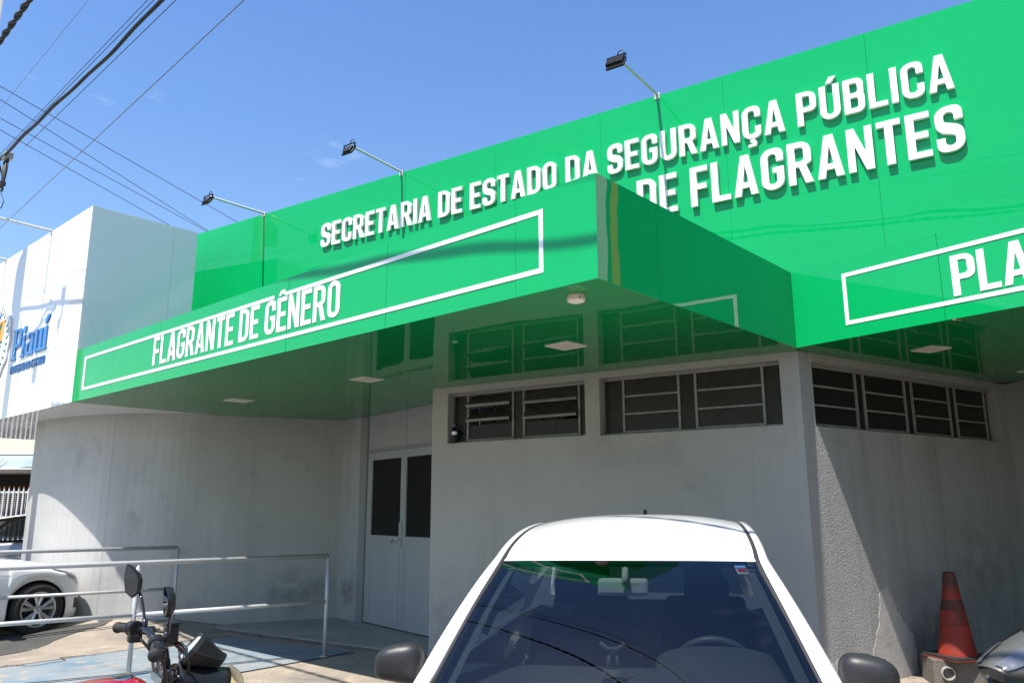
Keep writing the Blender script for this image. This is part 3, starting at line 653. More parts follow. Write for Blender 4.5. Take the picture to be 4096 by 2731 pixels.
# ================================================================== raised lettering
sg = thing('facade_sign', 'raised white letters SECRETARIA DE ESTADO DA SEGURANÇA PÚBLICA on the green facade', 'sign', FB(-6.5, 0, 5.07))
text('SECRETARIA DE ESTADO DA SEGURANÇA PÚBLICA', sg, FB, -6.485, 1.272, 5.072, 0.337, 0.004, 0.040, LET, gap=0.085, space=0.27)
sg2 = thing('facade_sign', 'larger raised white letters DE FLAGRANTES below the long text line', 'sign', FB(-1.72, 0, 4.50))
text('DE FLAGRANTES', sg2, FB, -1.722, 1.303, 4.497, 0.418, 0.004, 0.045, LET, gap=0.085, space=0.27)

# ================================================================== white corner block
wb = thing('white_corner_block', 'white glossy panelled corner block with state lettering and crest', 'building', (LE[0], LE[1], ZB))
tw = [8.0865, 9.60, 11.58, 13.0, 14.4]
for a, b in zip(tw, tw[1:]):
    mb = MB(); F1.box(mb, -b + 0.001, -a - 0.001, -0.014, 0.0, ZB, ZWH); mb.build('panel', WHITE_ACM, wb, world=True)
for a, b in ((0.016, 1.10), (1.103, 1.44)):
    mb = MB(); FWS.box(mb, a, b, -0.014, 0.0, ZB + 0.0, ZWH); mb.build('panel', WHITE_ACM, wb, world=True)
mb = MB(); F1.box(mb, -14.4, -8.11, -1.43, -0.016, ZB + 0.03, ZWH - 0.02); mb.build('core', PLAST_S, wb, world=True)
mb = MB(); F1.box(mb, -14.42, -8.087, -1.45, -0.002, ZWH + 0.0005, ZWH + 0.006); mb.build('coping', WHITE_ACM, wb, world=True)
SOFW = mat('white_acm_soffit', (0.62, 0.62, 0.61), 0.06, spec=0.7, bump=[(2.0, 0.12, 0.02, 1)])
for a, b in ((8.0885, 10.0), (10.003, 12.2), (12.203, 14.4)):
    mb = MB(); F1.box(mb, -b, -a, -7.0, -0.0155, ZB + 0.001, ZB + 0.011); mb.build('soffit_panel', SOFW, wb, world=True)
mb = MB(); F1.box(mb, -14.4, -8.4, -7.0, -1.46, ZB + 0.06, ZB + 0.5); mb.build('rear_deck', PLAST_S, wb, world=True)

ps = thing('facade_sign', 'blue raised lettering Piauí GOVERNO DO ESTADO on the white block', 'sign', F1(-10.6, 0, 3.48))
PI = {'P': [[[(0, 0), (.20, 0), (.20, .06), (.155, .08), (.155, .40), (.20, .40), (.37, .42, .1), (.385, .98, .16), (.2, 1), (0, 1), (0, .94), (.045, .92), (.045, .08), (0, .06)], [(.155, .47), (.155, .93), (.2, .93), (.275, .90, .07), (.265, .50, .07)]]],
      'i': [[[(0, 0), (.17, 0), (.17, .05), (.14, .07), (.14, .70), (0, .68), (0, .63), (.035, .61), (.035, .07), (0, .05)]], [[(.025, .79, .03), (.145, .79, .03), (.165, 1.0, .05), (.055, 1.0, .04)]]],
      'a': [[[(0, .02, .1), (.16, -.01, .06), (.20, .05), (.22, 0), (.33, .0), (.33, .06), (.30, .09), (.30, .72, .14), (.03, .72, .12), (.03, .55), (.12, .55), (.13, .65, .03), (.195, .65, .03), (.195, .42), (0, .40, .13)], [(.10, .08, .04), (.10, .34, .04), (.195, .35), (.195, .12)]]],
      'u': [[[(.035, .70), (-.01, .69), (-.01, .64), (.02, .62), (.02, 0, .12), (.16, -.01, .05), (.205, .06), (.21, 0), (.33, 0), (.33, .06), (.305, .08), (.305, .70), (.17, .70), (.17, .64), (.20, .62), (.20, .12), (.16, .09), (.125, .10, .04), (.125, .70)]]],
      'í': [[[(0, 0), (.17, 0), (.17, .05), (.14, .07), (.14, .70), (0, .68), (0, .63), (.035, .61), (.035, .07), (0, .05)]], [[(.02, .80), (.09, .80), (.21, 1.04, .03), (.10, 1.06, .03)]]]}
for ch, r0 in (('P', -10.64), ('i', -10.245), ('a', -10.05), ('u', -9.70), ('í', -9.365)):
    mb = MB()
    for con in PI[ch]: plate(mb, [fillet(c) for c in con], lambda a, b, d: F1(r0 + a, d, 3.68 + b * 0.46), 0.002, 0.022)
    mb.build('letter', BLUE_LET, ps, world=True)
text('GOVERNO DO ESTADO', ps, F1, -10.63, -9.21, 3.478, 0.118, 0.002, 0.012, BLUE_DK, gap=0.07, space=0.22)

cs_ = thing('state_crest', 'round state crest plate with orange field, blue stripes and green wreath', 'emblem', F1(-11.6, 0, 4.04))
ct, cz_ = -11.60, 4.04
def oval(a, b, n=40, sc_=0.0, k=12): return [(ct + (a + sc_ * math.cos(k * t)) * math.cos(t), cz_ + (b + sc_ * math.cos(k * t)) * math.sin(t)) for t in [2 * math.pi * i / n for i in range(n)]]
def PF(d0): return lambda a, b, d: F1(a, d, b)
mb = MB(); plate(mb, [oval(0.80, 0.66, 72, 0.02, 14)], PF(0), 0.004, 0.030); mb.build('plate', LET, cs_, world=True)
mb = MB(); plate(mb, [[(-12.08, 4.06), (-11.12, 4.06), (-11.09, 4.38), (-12.10, 4.38)]], PF(0), 0.030, 0.036); fld = mb.build('orange_field', ORANGE, cs_, world=True)
for px_, pz_, hh in ((-11.25, 4.10, .2), (-11.35, 4.09, .15), (-11.7, 4.09, .22)):
    mb = MB(); plate(mb, [[(px_ - .012, pz_), (px_ + .012, pz_), (px_ + .01, pz_ + hh), (px_ - .01, pz_ + hh)]], PF(0), .036, .040)
    for t in range(7):
        a = math.pi * (t / 6 * 1.5 - .25); plate(mb, [[(px_ - .012 * math.sin(a), pz_ + hh + .012 * math.cos(a)), (px_ + .085 * math.cos(a), pz_ + hh + .075 * math.sin(a)), (px_ + .012 * math.sin(a), pz_ + hh - .012 * math.cos(a))]], PF(0), .036, .0405 + .0002 * t)
    mb.build('palm', LEAFG, fld, world=True)
mb = MB(); plate(mb, [[(-12.08, 4.02), (-11.12, 4.02), (-11.12, 4.055), (-12.08, 4.055)]], PF(0), 0.030, 0.035); mb.build('green_band', LEAFG, cs_, world=True)
for i in range(6):
    z = 3.985 - i * 0.062; x = -11.14 - 0.018 * i * i * 0.6; mb = MB(); plate(mb, [[(2 * ct - x, z - .03), (x, z - .03), (x, z), (2 * ct - x, z)]], PF(0), 0.030, 0.035); mb.build('stripe', BLUE_LET, cs_, world=True)
st = []
for i in range(10):
    a = math.pi / 2 + i * math.pi / 5; r = 0.06 if i % 2 == 0 else 0.025; st.append((-11.34 + r * math.cos(a), 4.47 + r * math.sin(a)))
mb = MB(); plate(mb, [st], PF(0), 0.030, 0.036); mb.build('star', BLUE_DK, cs_, world=True)
for sgn in (1, -1):
    for i in range(13):
        t = rad(-62 + i * 10.5); p = Vector((ct + sgn * 0.68 * math.cos(t), cz_ + 0.56 * math.sin(t))); dv = Vector((-sgn * math.sin(t), math.cos(t)))
        for q in (-1, 1):
            d2 = (dv + Vector((dv.y, -dv.x)) * q * .9).normalized(); nn = Vector((-d2.y, d2.x)); mb = MB()
            plate(mb, [[tuple(p), tuple(p + d2 * .045 + nn * .018), tuple(p + d2 * .09), tuple(p + d2 * .045 - nn * .018)]], PF(0), 0.030, 0.034); mb.build('leaf', LEAFG, cs_, world=True)
mb = MB(); plate(mb, [[(-11.95, 3.56), (-11.25, 3.56), (-11.05, 3.70), (-11.10, 3.60), (-11.25, 3.47), (-11.95, 3.47)]], PF(0), 0.030, 0.036); mb.build('ribbon', BLUE_LET, cs_, world=True)

# ================================================================== floodlights on arms
def floodlight(label, fr, r, z, dlen, dz, fins, sway=0.0, head=True):
    a = math.atan2(fr.r.y, fr.r.x)
    t = thing('floodlight', label, 'floodlight', fr(r, 0, z), a, group='floodlights on arms above the facade')
    m = MB(); m.tube([(0, 0.25, 0.0), (0, 0, 0.0), (sway, -dlen, dz)], 0.0145, 4, flat=(1.2, 1.2)); m.build('arm', GALV, t)
    m = MB(); m.box((0, 0.02, -0.02), (0.06, 0.06, 0.07)); m.build('arm_bracket', GALV, t, bevel=0.004)
    if not head: return t
    x, y = sway, -dlen
    w, hh, ty = (0.19, 0.135, 0.055) if fins else (0.17, 0.13, 0.045)
    M = Matrix.Rotation(rad(58), 3, 'X')           # face turned down and back to the wall
    c = Vector((x, y - 0.01, dz - 0.075))
    m = MB(); m.box(c, (w, hh, 0.022), M); body = m.build('housing', BLK, t, bevel=0.004)
    if fins:
        m = MB()
        for k in range(11): m.box(c + M @ Vector((-w / 2 + 0.012 + k * (w - 0.024) / 10, 0, 0.030)), (0.006, hh * 0.82, 0.04), M)
        m.build('fins', BLK, body)
    else:
        m = MB(); m.box(c + M @ Vector((0, 0, 0.022)), (w * 0.72, hh * 0.72, 0.024), M); m.build('driver_box', BLK, body, bevel=0.004)
    m = MB(); m.box(c + M @ Vector((0, 0, -0.0135)), (w * 0.88, hh * 0.84, 0.004), M); m.build('lens', LENSW, body)
    m = MB(); zt = dz + 0.012
    m.tube([c + Vector((-w / 2 - 0.006, 0, 0)), Vector((x - w / 2 - 0.006, y, zt)), Vector((x + w / 2 + 0.006, y, zt)), c + Vector((w / 2 + 0.006, 0, 0))], 0.008, 4, flat=(1.5, .5)); m.build('bracket', BLK, t)
    m = MB(); m.tube([(x + 0.01, y, zt), (x + 0.03, y - .01, zt + .035), (x + .07, y - .01, zt + .04), (x + .085, y, zt - .01), c + Vector((.07, .01, .03))], 0.006, 6); m.build('cord', CABLE, t, smooth=True)
    return t
floodlight('finned black floodlight above SEGURANÇA on the tallest arm at the right', FB, -1.464, ZW + 0.014, 0.99, -0.06, True)
floodlight('black floodlight on the middle arm above the word SECRETARIA', FB, -5.069, ZW + 0.014, 0.95, 0.0, False)
floodlight('black floodlight on the arm nearest the white block', FB, -7.771, ZW + 0.014, 0.96, -0.05, False)
floodlight('floodlight arm on the white block edge, right one of the two', F1, -9.567, ZWH + 0.012, 1.0, 0.02, False)
floodlight('floodlight arm on the white block at the left frame edge', F1, -11.562, ZWH + 0.012, 1.0, 0.02, False)

# ================================================================== soffit lights
def panel_light(label, x, y, a, s=0.245):
    t = thing('ceiling_light', label, 'ceiling light', (x, y, ZB), rad(a), group='square recessed soffit lights')
    m = MB()
    for (cx, cy, sx, sy) in ((0, s / 2 - .008, s, .016), (0, -s / 2 + .008, s, .016), (s / 2 - .008, 0, .016, s - .032), (-s / 2 + .008, 0, .016, s - .032)): m.box((cx, cy, -0.004), (sx, sy, 0.008))
    m.build('rim', DIFF_R, t)
    m = MB(); m.box((0, 0, -0.0025), (s - .033, s - .033, 0.005)); m.build('diffuser', DIFF, t)
panel_light('square soffit light nearest the curved tiled wall', -3.37, 9.80, 45, .27)
panel_light('square soffit light just before the double door', -1.508, 8.205, 45, .255)
panel_light('square soffit light in front of the open louvre window', 0.446, 6.486, 45, .25)
panel_light('square soffit light under the PLA canopy', 3.567, 6.684, 20, .22)
panel_light('square soffit light at the far right frame edge', 5.18, 7.78, 20, .25)
t = thing('ceiling_light', 'small round rusty lamp near the canopy corner', 'ceiling light', (0.405, 4.885, ZB))
m = MB(); m.lathe([(0.0, 0.0), (0.054, 0.0), (0.058, -0.012), (0.058, -0.038), (0.052, -0.046)], n=28); m.build('body', OLDW, t, smooth=False)
m = MB(); m.lathe([(0.0515, -0.0455), (0.04, -0.050), (0.0, -0.052)], n=28); m.build('diffuser', DIFF, t, smooth=True)
# ================================================================== railings
def railing(label, p_end, p_other, posts, length, ztop, zmid, r=0.024):
    a = Vector(p_end); d = (Vector(p_other) - a).normalized()
    t = thing('handrail', label, 'railing', (a.x, a.y, gz(a.x, a.y)), group='tubular handrails')
    def q(s, z): return (a.x + d.x * s, a.y + d.y * s, z)
    m = MB(); m.tube([q(-0.0, ztop), q(length, ztop - 0.02)], r, 12); m.build('top_rail', RAILP, t, world=True, smooth=True)
    for i, s in enumerate(posts):
        m = MB(); g0 = gz(*q(s, 0)[:2]) - 0.02; m.tube([q(s, g0), q(s, ztop - r * 0.6 - 0.02 * s / length)], r * 0.92, 12); m.build('post', RAILP, t, world=True, smooth=True)
        m = MB(); m.lathe([(0.0, 0.012), (0.045, 0.012), (0.05, 0.0)], (*q(s, 0)[:2], g0 + 0.021), 14); m.build('base_flange', RAILP, t, world=True)
    ps = sorted(posts)
    for s0, s1 in zip(ps, ps[1:] + [length]):
        if s1 - s0 < 0.1: continue
        m = MB(); m.tube([q(s0 + r * 0.7, zmid - 0.03 * s0 / length), q(s1 - r * 0.7, zmid - 0.03 * s1 / length)], r * 0.86, 12); m.build('mid_rail', RAILP, t, world=True, smooth=True)
    return t
railing('nearer grey tubular handrail ending beside the platform before the door', (-2.049, 9.203), (-3.70, 8.178), [0.0, 1.94, 3.9], 5.4, 1.02, 0.535)
railing('farther grey tubular handrail in front of the white hatchback', (-4.437, 10.949), (-6.25, 9.95), [0.0, 2.12, 4.0], 4.4, 1.04, 0.515, 0.023)

# ================================================================== cars
def lerp(a, b, t): return a + (b - a) * t
def interp(tab, x):
    """tab rows (x, ...) descending in x"""
    if x >= tab[0][0]: return tab[0][1:]
    for a, b in zip(tab, tab[1:]):
        if b[0] <= x <= a[0]:
            t = (a[0] - x) / (a[0] - b[0]); t = t * t * (3 - 2 * t) * 0.5 + t * 0.5
            return tuple(lerp(p, q, t) for p, q in zip(a[1:], b[1:]))
    return tab[-1][1:]
class Body:
    def __init__(s, prof, axles, R, sill=0.20):
        s.prof, s.axles, s.R, s.sill = prof, axles, R, sill
    def zb(s, x):
        z = s.sill
        for ax in s.axles:
            rr = s.R + 0.055
            if abs(x - ax) < rr: z = max(z, s.R + math.sqrt(rr * rr - (x - ax) ** 2) - 0.02)
        return z
    def side(s, x, v, off=0.0):
        w, zs, zc = interp(s.prof, x); zb = s.zb(x)
        sec = [(0.935, zb), (0.985, zb + 0.07), (1.0, lerp(zb, zs, .38)), (1.0, lerp(zb, zs, .58)), (0.985, lerp(zb, zs, .80)), (0.955, zs - 0.035), (0.90, zs)]
        k = v * (len(sec) - 1); i = min(int(k), len(sec) - 2); t = k - i
        return Vector((x, (lerp(sec[i][0], sec[i + 1][0], t)) * w + off, lerp(sec[i][1], sec[i + 1][1], t)))
    def deck(s, x, u):
        w, zs, zc = interp(s.prof, x); return Vector((x, 0.90 * w * u, zs + (zc - zs) * (1 - u * u)))
def wheel(parent, x, y, R, side, spokes=True, emblem=False, W=0.19):
    """side=+1 outer face towards +y"""
    M = Matrix.Rotation(rad(-90) * side, 3, 'X'); c = Vector((x, y, R))
    m = MB(); rr = R * 0.665
    m.lathe([(rr * 0.97, -W / 2 + .01), (R - 0.03, -W / 2), (R - 0.006, -W / 2 + 0.03), (R, 0), (R - 0.006, W / 2 - 0.03), (R - 0.03, W / 2), (rr + .012, W / 2 - 0.004), (rr, W / 2 - 0.012)], c, 40, M)
    ty = m.build('tyre', TYRE, parent, smooth=True)
    m = MB(); m.lathe([(rr + 0.004, W / 2 - 0.010), (rr - 0.012, W / 2 - 0.012), (rr - 0.02, W / 2 - 0.03), (rr - 0.025, -W / 2 + .02)], c, 40, M)
    if spokes:
        for k in range(5):
            for o in (-0.13, 0.13):
                a = 2 * math.pi * k / 5 + math.pi / 2 + o; a2 = 2 * math.pi * k / 5 + math.pi / 2 + o * 1.75
                p0 = Vector((0.04 * math.cos(a), 0.04 * math.sin(a), W / 2 - 0.028)); p1 = Vector(((rr - .012) * math.cos(a2), (rr - .012) * math.sin(a2), W / 2 - 0.022))
                n = Vector((-math.sin(a2), math.cos(a2), 0)); vs = []
                for p, h in ((p0, .014), (p0.lerp(p1, .55), .021), (p1, .027)): vs += [p + n * h, p + Vector((0, 0, .010)), p - n * h]
                m.add([M @ v + c for v in vs], [(0, 1, 4, 3), (1, 2, 5, 4), (3, 4, 7, 6), (4, 5, 8, 7)])
        m.lathe([(0.052, W / 2 - .035), (0.05, W / 2 - .018), (0.03, W / 2 - .016), (0, W / 2 - .016)], c, 20, M)
    rim = m.build('rim', RIMM, parent, smooth=False)
    m = MB(); m.lathe([(rr - .024, 0.0), (0.0, 0.0)], c, 24, M); m.build('brake', BLK, parent)
    if emblem:
        m = MB(); m.lathe([(0.030, W / 2 - .0155), (0.030, W / 2 - .012), (0.025, W / 2 - .012), (0.025, W / 2 - .0155)], c, 24, M)
        for pts in ([(-.013, .019), (0, -.001), (.013, .019)], [(-.022, .010), (-.011, -.018), (0, .001), (.011, -.018), (.022, .010)]):
            for (ax, ay), (bx, by) in zip(pts, pts[1:]):
                p, q = Vector((ax, ay, W / 2 - .0135)), Vector((bx, by, W / 2 - .0135)); m.tube([M @ p + c, M @ q + c], .0024, 4)
        m.build('hub_emblem', CHROME, rim)
        m = MB()
        for k in range(5):
            a = 2 * math.pi * k / 5 - math.pi / 2; m.lathe([(0.011, W / 2 - .016), (0.011, W / 2 - .008), (0, W / 2 - .008)], c + M @ Vector((0.066 * math.cos(a), 0.066 * math.sin(a), -.006)), 10, M)
        m.build('lug_cap', BLK, rim)
def car_shell(root, body, paint, xf, xr, hood_end, trunk_start):
    """body sides, hood, rear deck and end faces as separate parts"""
    n = 84; xs = [lerp(xf, xr, i / n) for i in range(n + 1)]
    for ax in body.axles: xs += [ax - body.R - .055, ax + body.R + .055, ax - body.R - .05, ax + body.R + .05]
    xs = sorted(set(xs), reverse=True); V = 18
    m = MB()
    for sg_ in (1, -1):
        pts = [body.side(x, j / V) for x in xs for j in range(V + 1)]
        m.add([(p.x, p.y * sg_, p.z) for p in pts], [(i * (V + 1) + j, (i + 1) * (V + 1) + j, (i + 1) * (V + 1) + j + 1, i * (V + 1) + j + 1) for i in range(len(xs) - 1) for j in range(V)])
    for x in (xf, xr):
        a = [body.side(x, j / V) for j in range(V + 1)]; dk = [body.deck(x, 1 - k / 8) for k in range(1, 8)]
        poly = [tuple(p) for p in a] + [tuple(p) for p in dk] ; poly2 = [(p[0], -p[1], p[2]) for p in reversed(poly)]
        m.add(poly + [tuple(body.deck(x, 0))] + poly2, [tuple(range(2 * len(poly) + 1))])
    m.build('body', paint, root, smooth=True)
    for nm, a, b in (('hood', xf, hood_end), ('rear_deck', trunk_start, xr)):
        m = MB(); m.grid(lambda u, v: body.deck(lerp(a, b, u), lerp(-1, 1, v)), 14, 14); m.build(nm, paint, root, smooth=True)
    m = MB()
    for ax in body.axles:
        for sg_ in (1, -1):
            w = interp(body.prof, ax)[0]
            m.lathe([(body.R + .05, -0.12), (body.R + .05, 0.12)], (ax, sg_ * (w * .93 - .12), body.R - .02), 20, Matrix.Rotation(rad(90), 3, 'X'), rad(-20), rad(200))
            m.box((ax, sg_ * (w * .93 - .25), body.R + .1), (2 * body.R + .1, .01, .6))
    m.box(((xf + xr) / 2, 0, 0.30), (abs(xf - xr) - .3, 1.2, 0.06))
    m.build('underbody', FARD, root)
def patch(root, name, m_, body, x0, x1, v0, v1, off=0.006, sides=(1, -1), n=8, shape=None):
    for sg_ in sides:
        mb = MB()
        def fn(u, v):
            vv0, vv1 = (v0, v1) if not shape else shape(u)
            p = body.side(lerp(x0, x1, u), lerp(vv0, vv1, v), off); return (p.x, p.y * sg_, p.z)
        mb.grid(fn, n, n); mb.build(name, m_, root, smooth=True)
def greenhouse(root, paint, gls, base, header, roof, rear, belt_z, gls_side=None, ditch=False):
    """base/header/rear=(x, halfwidth, z); roof rows (x, halfwidth, z_centre, z_edge) from header back"""
    rows = [(header[0], header[1], header[2] + .006, header[2])] + roof
    def rf(u, v):
        k = u * (len(rows) - 1); i = min(int(k), len(rows) - 2); t = k - i
        p0, p1, p2, p3 = rows[max(i - 1, 0)], rows[i], rows[i + 1], rows[min(i + 2, len(rows) - 1)]
        q = [0.5 * (2 * b + (c - a) * t + (2 * a - 5 * b + 4 * c - d) * t * t + (3 * b - a - 3 * c + d) * t ** 3) for a, b, c, d in zip(p0, p1, p2, p3)]
        e = 2 * v - 1; bow = 0.05 * (1 - e * e) * max(0, 1 - u * 3)
        return Vector((q[0] + bow, q[1] * e, lerp(q[3], q[2], 1 - abs(e) ** 2.6)))
    m = MB(); m.grid(rf, 28, 24); m.build('roof', paint, root, smooth=True)
    def ws(u, v):
        e = 2 * v - 1; hw = lerp(header[1], base[1], u - 0.058 * math.sin(math.pi * u) / max(.3, header[2] - base[2])); bow = lerp(0.05, 0.15, u) * (1 - e * e)
        return Vector((lerp(header[0] + .004, base[0], u) + bow, hw * e, lerp(header[2] - .002 + .006 * (1 - e * e), base[2], u) + 0.058 * math.sin(math.pi * u)))
    m = MB(); m.grid(ws, 16, 24); wsc = m.build('windscreen', gls, root, smooth=True)
    m = MB(); m.grid(lambda u, v: ws(u * 0.018, v) + Vector((-.002, 0, -.004)), 1, 24); m.grid(lambda u, v: ws(u, 0.0 + v * 0.022) + Vector((-.002, 0, -.004)), 16, 1); m.grid(lambda u, v: ws(u, 1 - v * 0.022) + Vector((-.002, 0, -.004)), 16, 1)
    m.build('windscreen_band', BLK, wsc, smooth=True)
    last = rows[-1]
    def rg(u, v):
        e = 2 * v - 1; return Vector((lerp(last[0], rear[0], u) - .06 * (1 - e * e), lerp(last[1], rear[1], u) * e, lerp(lerp(last[3], last[2], 1 - e * e), rear[2], u)))
    m = MB(); m.grid(rg, 8, 12); m.build('rear_window', gls_side or gls, root, smooth=True)
    for sg_ in (1, -1):
        path = []
        for k in range(9):
            u = 1 - k / 8; p = ws(u, 1.0); path.append((p.x - .012, p.y + lerp(.022, .036, u), p.z, lerp(.027, .040, u)))
        for k in range(1, 29):
            p = rf(k / 28, 1.0); path.append((p.x, p.y + 0.027, p.z - .014, .024))
        for k in range(1, 7):
            p = rg(k / 6, 1.0); path.append((p.x, p.y + .028, p.z, .034))
        for _ in range(3): path = [path[0]] + [tuple((p + 2 * q + r) / 4 for p, q, r in zip(A_, B_, C2)) for A_, B_, C2 in zip(path, path[1:], path[2:])] + [path[-1]]
        m = MB(); m.tube([(a, b * sg_, c) for a, b, c, _ in path], .03, 10, radii=[r for *_, r in path], flat=(1.0, .8)); m.build('pillar', paint, root, smooth=True)
        m = MB(); m.tube([(a, (b - r * 1.08) * sg_, c + .005) for a, b, c, r in path[:37]], .015, 6); m.build('seal', RUB, root, smooth=True)
        # side glass
        top = path[6:37]; m = MB(); vs = []
        for a, b, c, _ in top:
            f = (top[0][0] - a) / (top[0][0] - top[-1][0]); xb = lerp(base[0] - .10, rear[0] + .12, f)
            vs += [(a, b * sg_, c - .02), (xb, (base[1] + .045) * sg_, belt_z)]
        m.add(vs, [(2 * i, 2 * i + 1, 2 * i + 3, 2 * i + 2) for i in range(len(top) - 1)]); m.build('side_window', gls_side or gls, root, smooth=True)
        i = len(top) // 2; a, b, c, _ = top[i]; m = MB(); f = (top[0][0] - a) / (top[0][0] - top[-1][0]); xb = lerp(base[0] - .10, rear[0] + .12, f)
        m.tube([(a, b * sg_, c - .01), (xb, (base[1] + .05) * sg_, belt_z)], .04, 6, flat=(1.0, .35)); m.build('door_pillar', BLK, root)
    return ws
def side_mirror(root, m_, x, y, z, sg_, s=1.0):
    m = MB()
    def fn(u, v):
        th = (u - .5) * math.pi; ph = 2 * math.pi * v
        ex = lambda t, p: math.copysign(abs(t) ** p, t)
        cx = ex(math.cos(th), .75) * ex(math.cos(ph), .55); cz = ex(math.cos(th), .75) * ex(math.sin(ph), .55); cx_ = ex(math.sin(th), .8)
        yy = 0.100 * cx; taper = 1 - 0.20 * (cx * 1.0 if True else 0)
        return Vector((x + 0.062 * cx_ + (0.01 * cx), y + sg_ * yy * s, z + 0.074 * cz * taper * s - .012 * abs(cx) ** 2))
    m.grid(fn, 18, 28); h = m.build('mirror', m_, root, smooth=True)
    m = MB(); m.tube([(x - .01, y - sg_ * .05, z - .060), (x - .03, y - sg_ * .10, z - .085), (x - .04, y - sg_ * .17, z - .075)], .032, 8, flat=(.7, 1.1)); m.build('mirror_arm', m_, h, smooth=True)
    m = MB(); m.box((x - .064, y, z - .004), (.006, .15 * s, .105 * s)); m.build('mirror_face', MIRG, h)

# ---- white hatchback in front of the camera
fx = thing('parked_car', 'white hatchback facing the camera, windscreen and roof in the foreground', 'car', (0.515, 3.70, 0.0), math.atan2(-0.978, -0.208), rx=rad(0.4))
prof = [(1.55, .52, .60, .66), (1.50, .64, .66, .72), (1.38, .73, .72, .80), (1.15, .79, .78, .87), (0.8, .81, .82, .90), (0.55, .82, .85, .91), (0.0, .825, .88, .93), (-1.2, .825, .90, .95), (-1.8, .79, .90, .95), (-2.02, .72, .86, .92)]
bd = Body(prof, [0.93, -1.50], 0.29)
car_shell(fx, bd, PAINTW, 1.55, -2.02, 0.66, -1.94)
ws = greenhouse(fx, PAINTW, GLASSW, (0.565, 0.755, 0.815), (0.0, 0.565, 1.292), [(-.22, .565, 1.370, 1.352), (-.5, .560, 1.436, 1.402), (-.8, .555, 1.476, 1.430), (-1.15, .55, 1.488, 1.440), (-1.55, .53, 1.465, 1.418), (-1.75, .52, 1.43, 1.39)], (-2.0, .62, .96), .88, GLASSC)
for sg_ in (1, -1):
    side_mirror(fx, MIRB, 0.47, sg_ * 0.885, 0.925, sg_)
    for ax in bd.axles: wheel(fx, ax, sg_ * 0.70, 0.29, sg_)
patch(fx, 'headlight', HLGL, bd, 1.16, 1.50, .70, .97)
m = MB(); m.lathe([(0.016, 0), (0.014, .02), (0.008, .045), (0.0, .05)], (-1.52, 0.02, 1.468), 12); m.build('antenna', BLK_S, fx, smooth=True)
# interior
m = MB(); m.grid(lambda u, v: Vector((lerp(.60, .02, u) + .10 * (1 - (2 * v - 1) ** 2) * (1 - u), lerp(-.74, .74, v), lerp(.792, .868, math.sin(u * math.pi / 2)) - (.02 * u * u))), 10, 24)
m.grid(lambda u, v: Vector((.02 - .05 * u, lerp(-.74, .74, v), .848 - .45 * u)), 3, 4); dsh = m.build('dashboard', DASH, fx, smooth=True)
def hood_f(u, v):
    a = math.pi * v; y = .37 - .26 * math.cos(a); r = math.sin(a) ** .55
    return Vector((lerp(.40, -.05, u), y,   .835 + (.085 + .014 * u) * r * math.sin(min(1, u * 1.25) * math.pi / 2) ** .7))
m = MB(); m.grid(hood_f, 12, 24); m.build('instrument_hood', DASH, dsh, smooth=True)
m = MB(); M = Matrix.Rotation(rad(62), 3, 'Y'); pts = [Vector((-.16, .36, .788)) + Matrix.Rotation(rad(26), 3, 'Y') @ Vector((0, .185 * math.cos(2 * math.pi * k / 32), .185 * math.sin(2 * math.pi * k / 32))) for k in range(33)]
m.tube(pts, .019, 8, cap=False); m.tube([pts[0], pts[16]], .02, 6); m.build('steering_wheel', WHEELM, fx, smooth=True)
for sg_ in (1, -1):
    for xx in (-.75, -1.55):
        m = MB(); m.box((xx - .12, sg_ * .36, .62), (.14, .50, .72), Matrix.Rotation(rad(-14), 3, 'Y')); m.box((xx - .22, sg_ * .36, 1.08), (.09, .24, .17)); m.box((xx + .15, sg_ * .36, .36), (.5, .5, .14)); m.build('seat', SEATM, fx, bevel=.04)
m = MB(); m.grid(lambda u, v: ws(lerp(.0, .98, u), lerp(-.004, .045, v) if False else lerp(.0, .055, v)) + Vector((-.045, 0, -.02)), 14, 3); m.grid(lambda u, v: ws(lerp(.0, .98, u), lerp(.945, 1.0, v)) + Vector((-.045, 0, -.02)), 14, 3); m.build('pillar_trim', TRIM, fx, smooth=True)
m = MB(); m.grid(lambda u, v: Vector((lerp(-.06, -1.6, u), lerp(-.53, .53, v), 1.262 + .15 * math.sin(min(1, u * 1.35) * math.pi / 2))), 10, 4); m.build('headliner', SEATM, fx, smooth=True)
rv = MB(); rv.box((.055, -.012, 1.186), (.035, .222, .074)); rm = rv.build('rear_view_mirror', MIRBK, fx, bevel=.016)
m = MB(); m.tube([(.085, .0, 1.196), (.095, .0, 1.225), (.055, .0, 1.262)], .015, 8); m.build('mirror_stem', MIRBK, rm, smooth=True)
m = MB(); c = Vector((.30, -.045, .872))
m.lathe([(.055, .0), (.05, .014), (.022, .022)], c, 16); m.tube([c + Vector((0, -.022, .015)), c + Vector((-.01, -.014, .075))], .007, 6); m.tube([c + Vector((0, .022, .015)), c + Vector((-.01, .014, .075))], .007, 6)
m.tube([c + Vector((-.012, -.05, .115)), c + Vector((-.0, -.02, .095)), c + Vector((-.0, .02, .095)), c + Vector((-.012, .05, .115))], .007, 6, flat=(1, 1.6)); m.tube([c + Vector((-.01, 0, .07)), c + Vector((-.005, 0, .1))], .012, 8)
phn = m.build('phone_holder', TRIM, dsh, smooth=True)
stf = MB(); 
def SF(a, b, d): 
    p = ws(.10 - b * .55, .905 + a); return p + Vector((-.004 + d, 0, -.003))
m = MB(); m.grid(lambda u, v: ws(lerp(.035, .135, u), lerp(.908, .948, v)) + Vector((-.003, 0, -.004)), 2, 2); stk = m.build('windscreen_sticker', STK, fx)
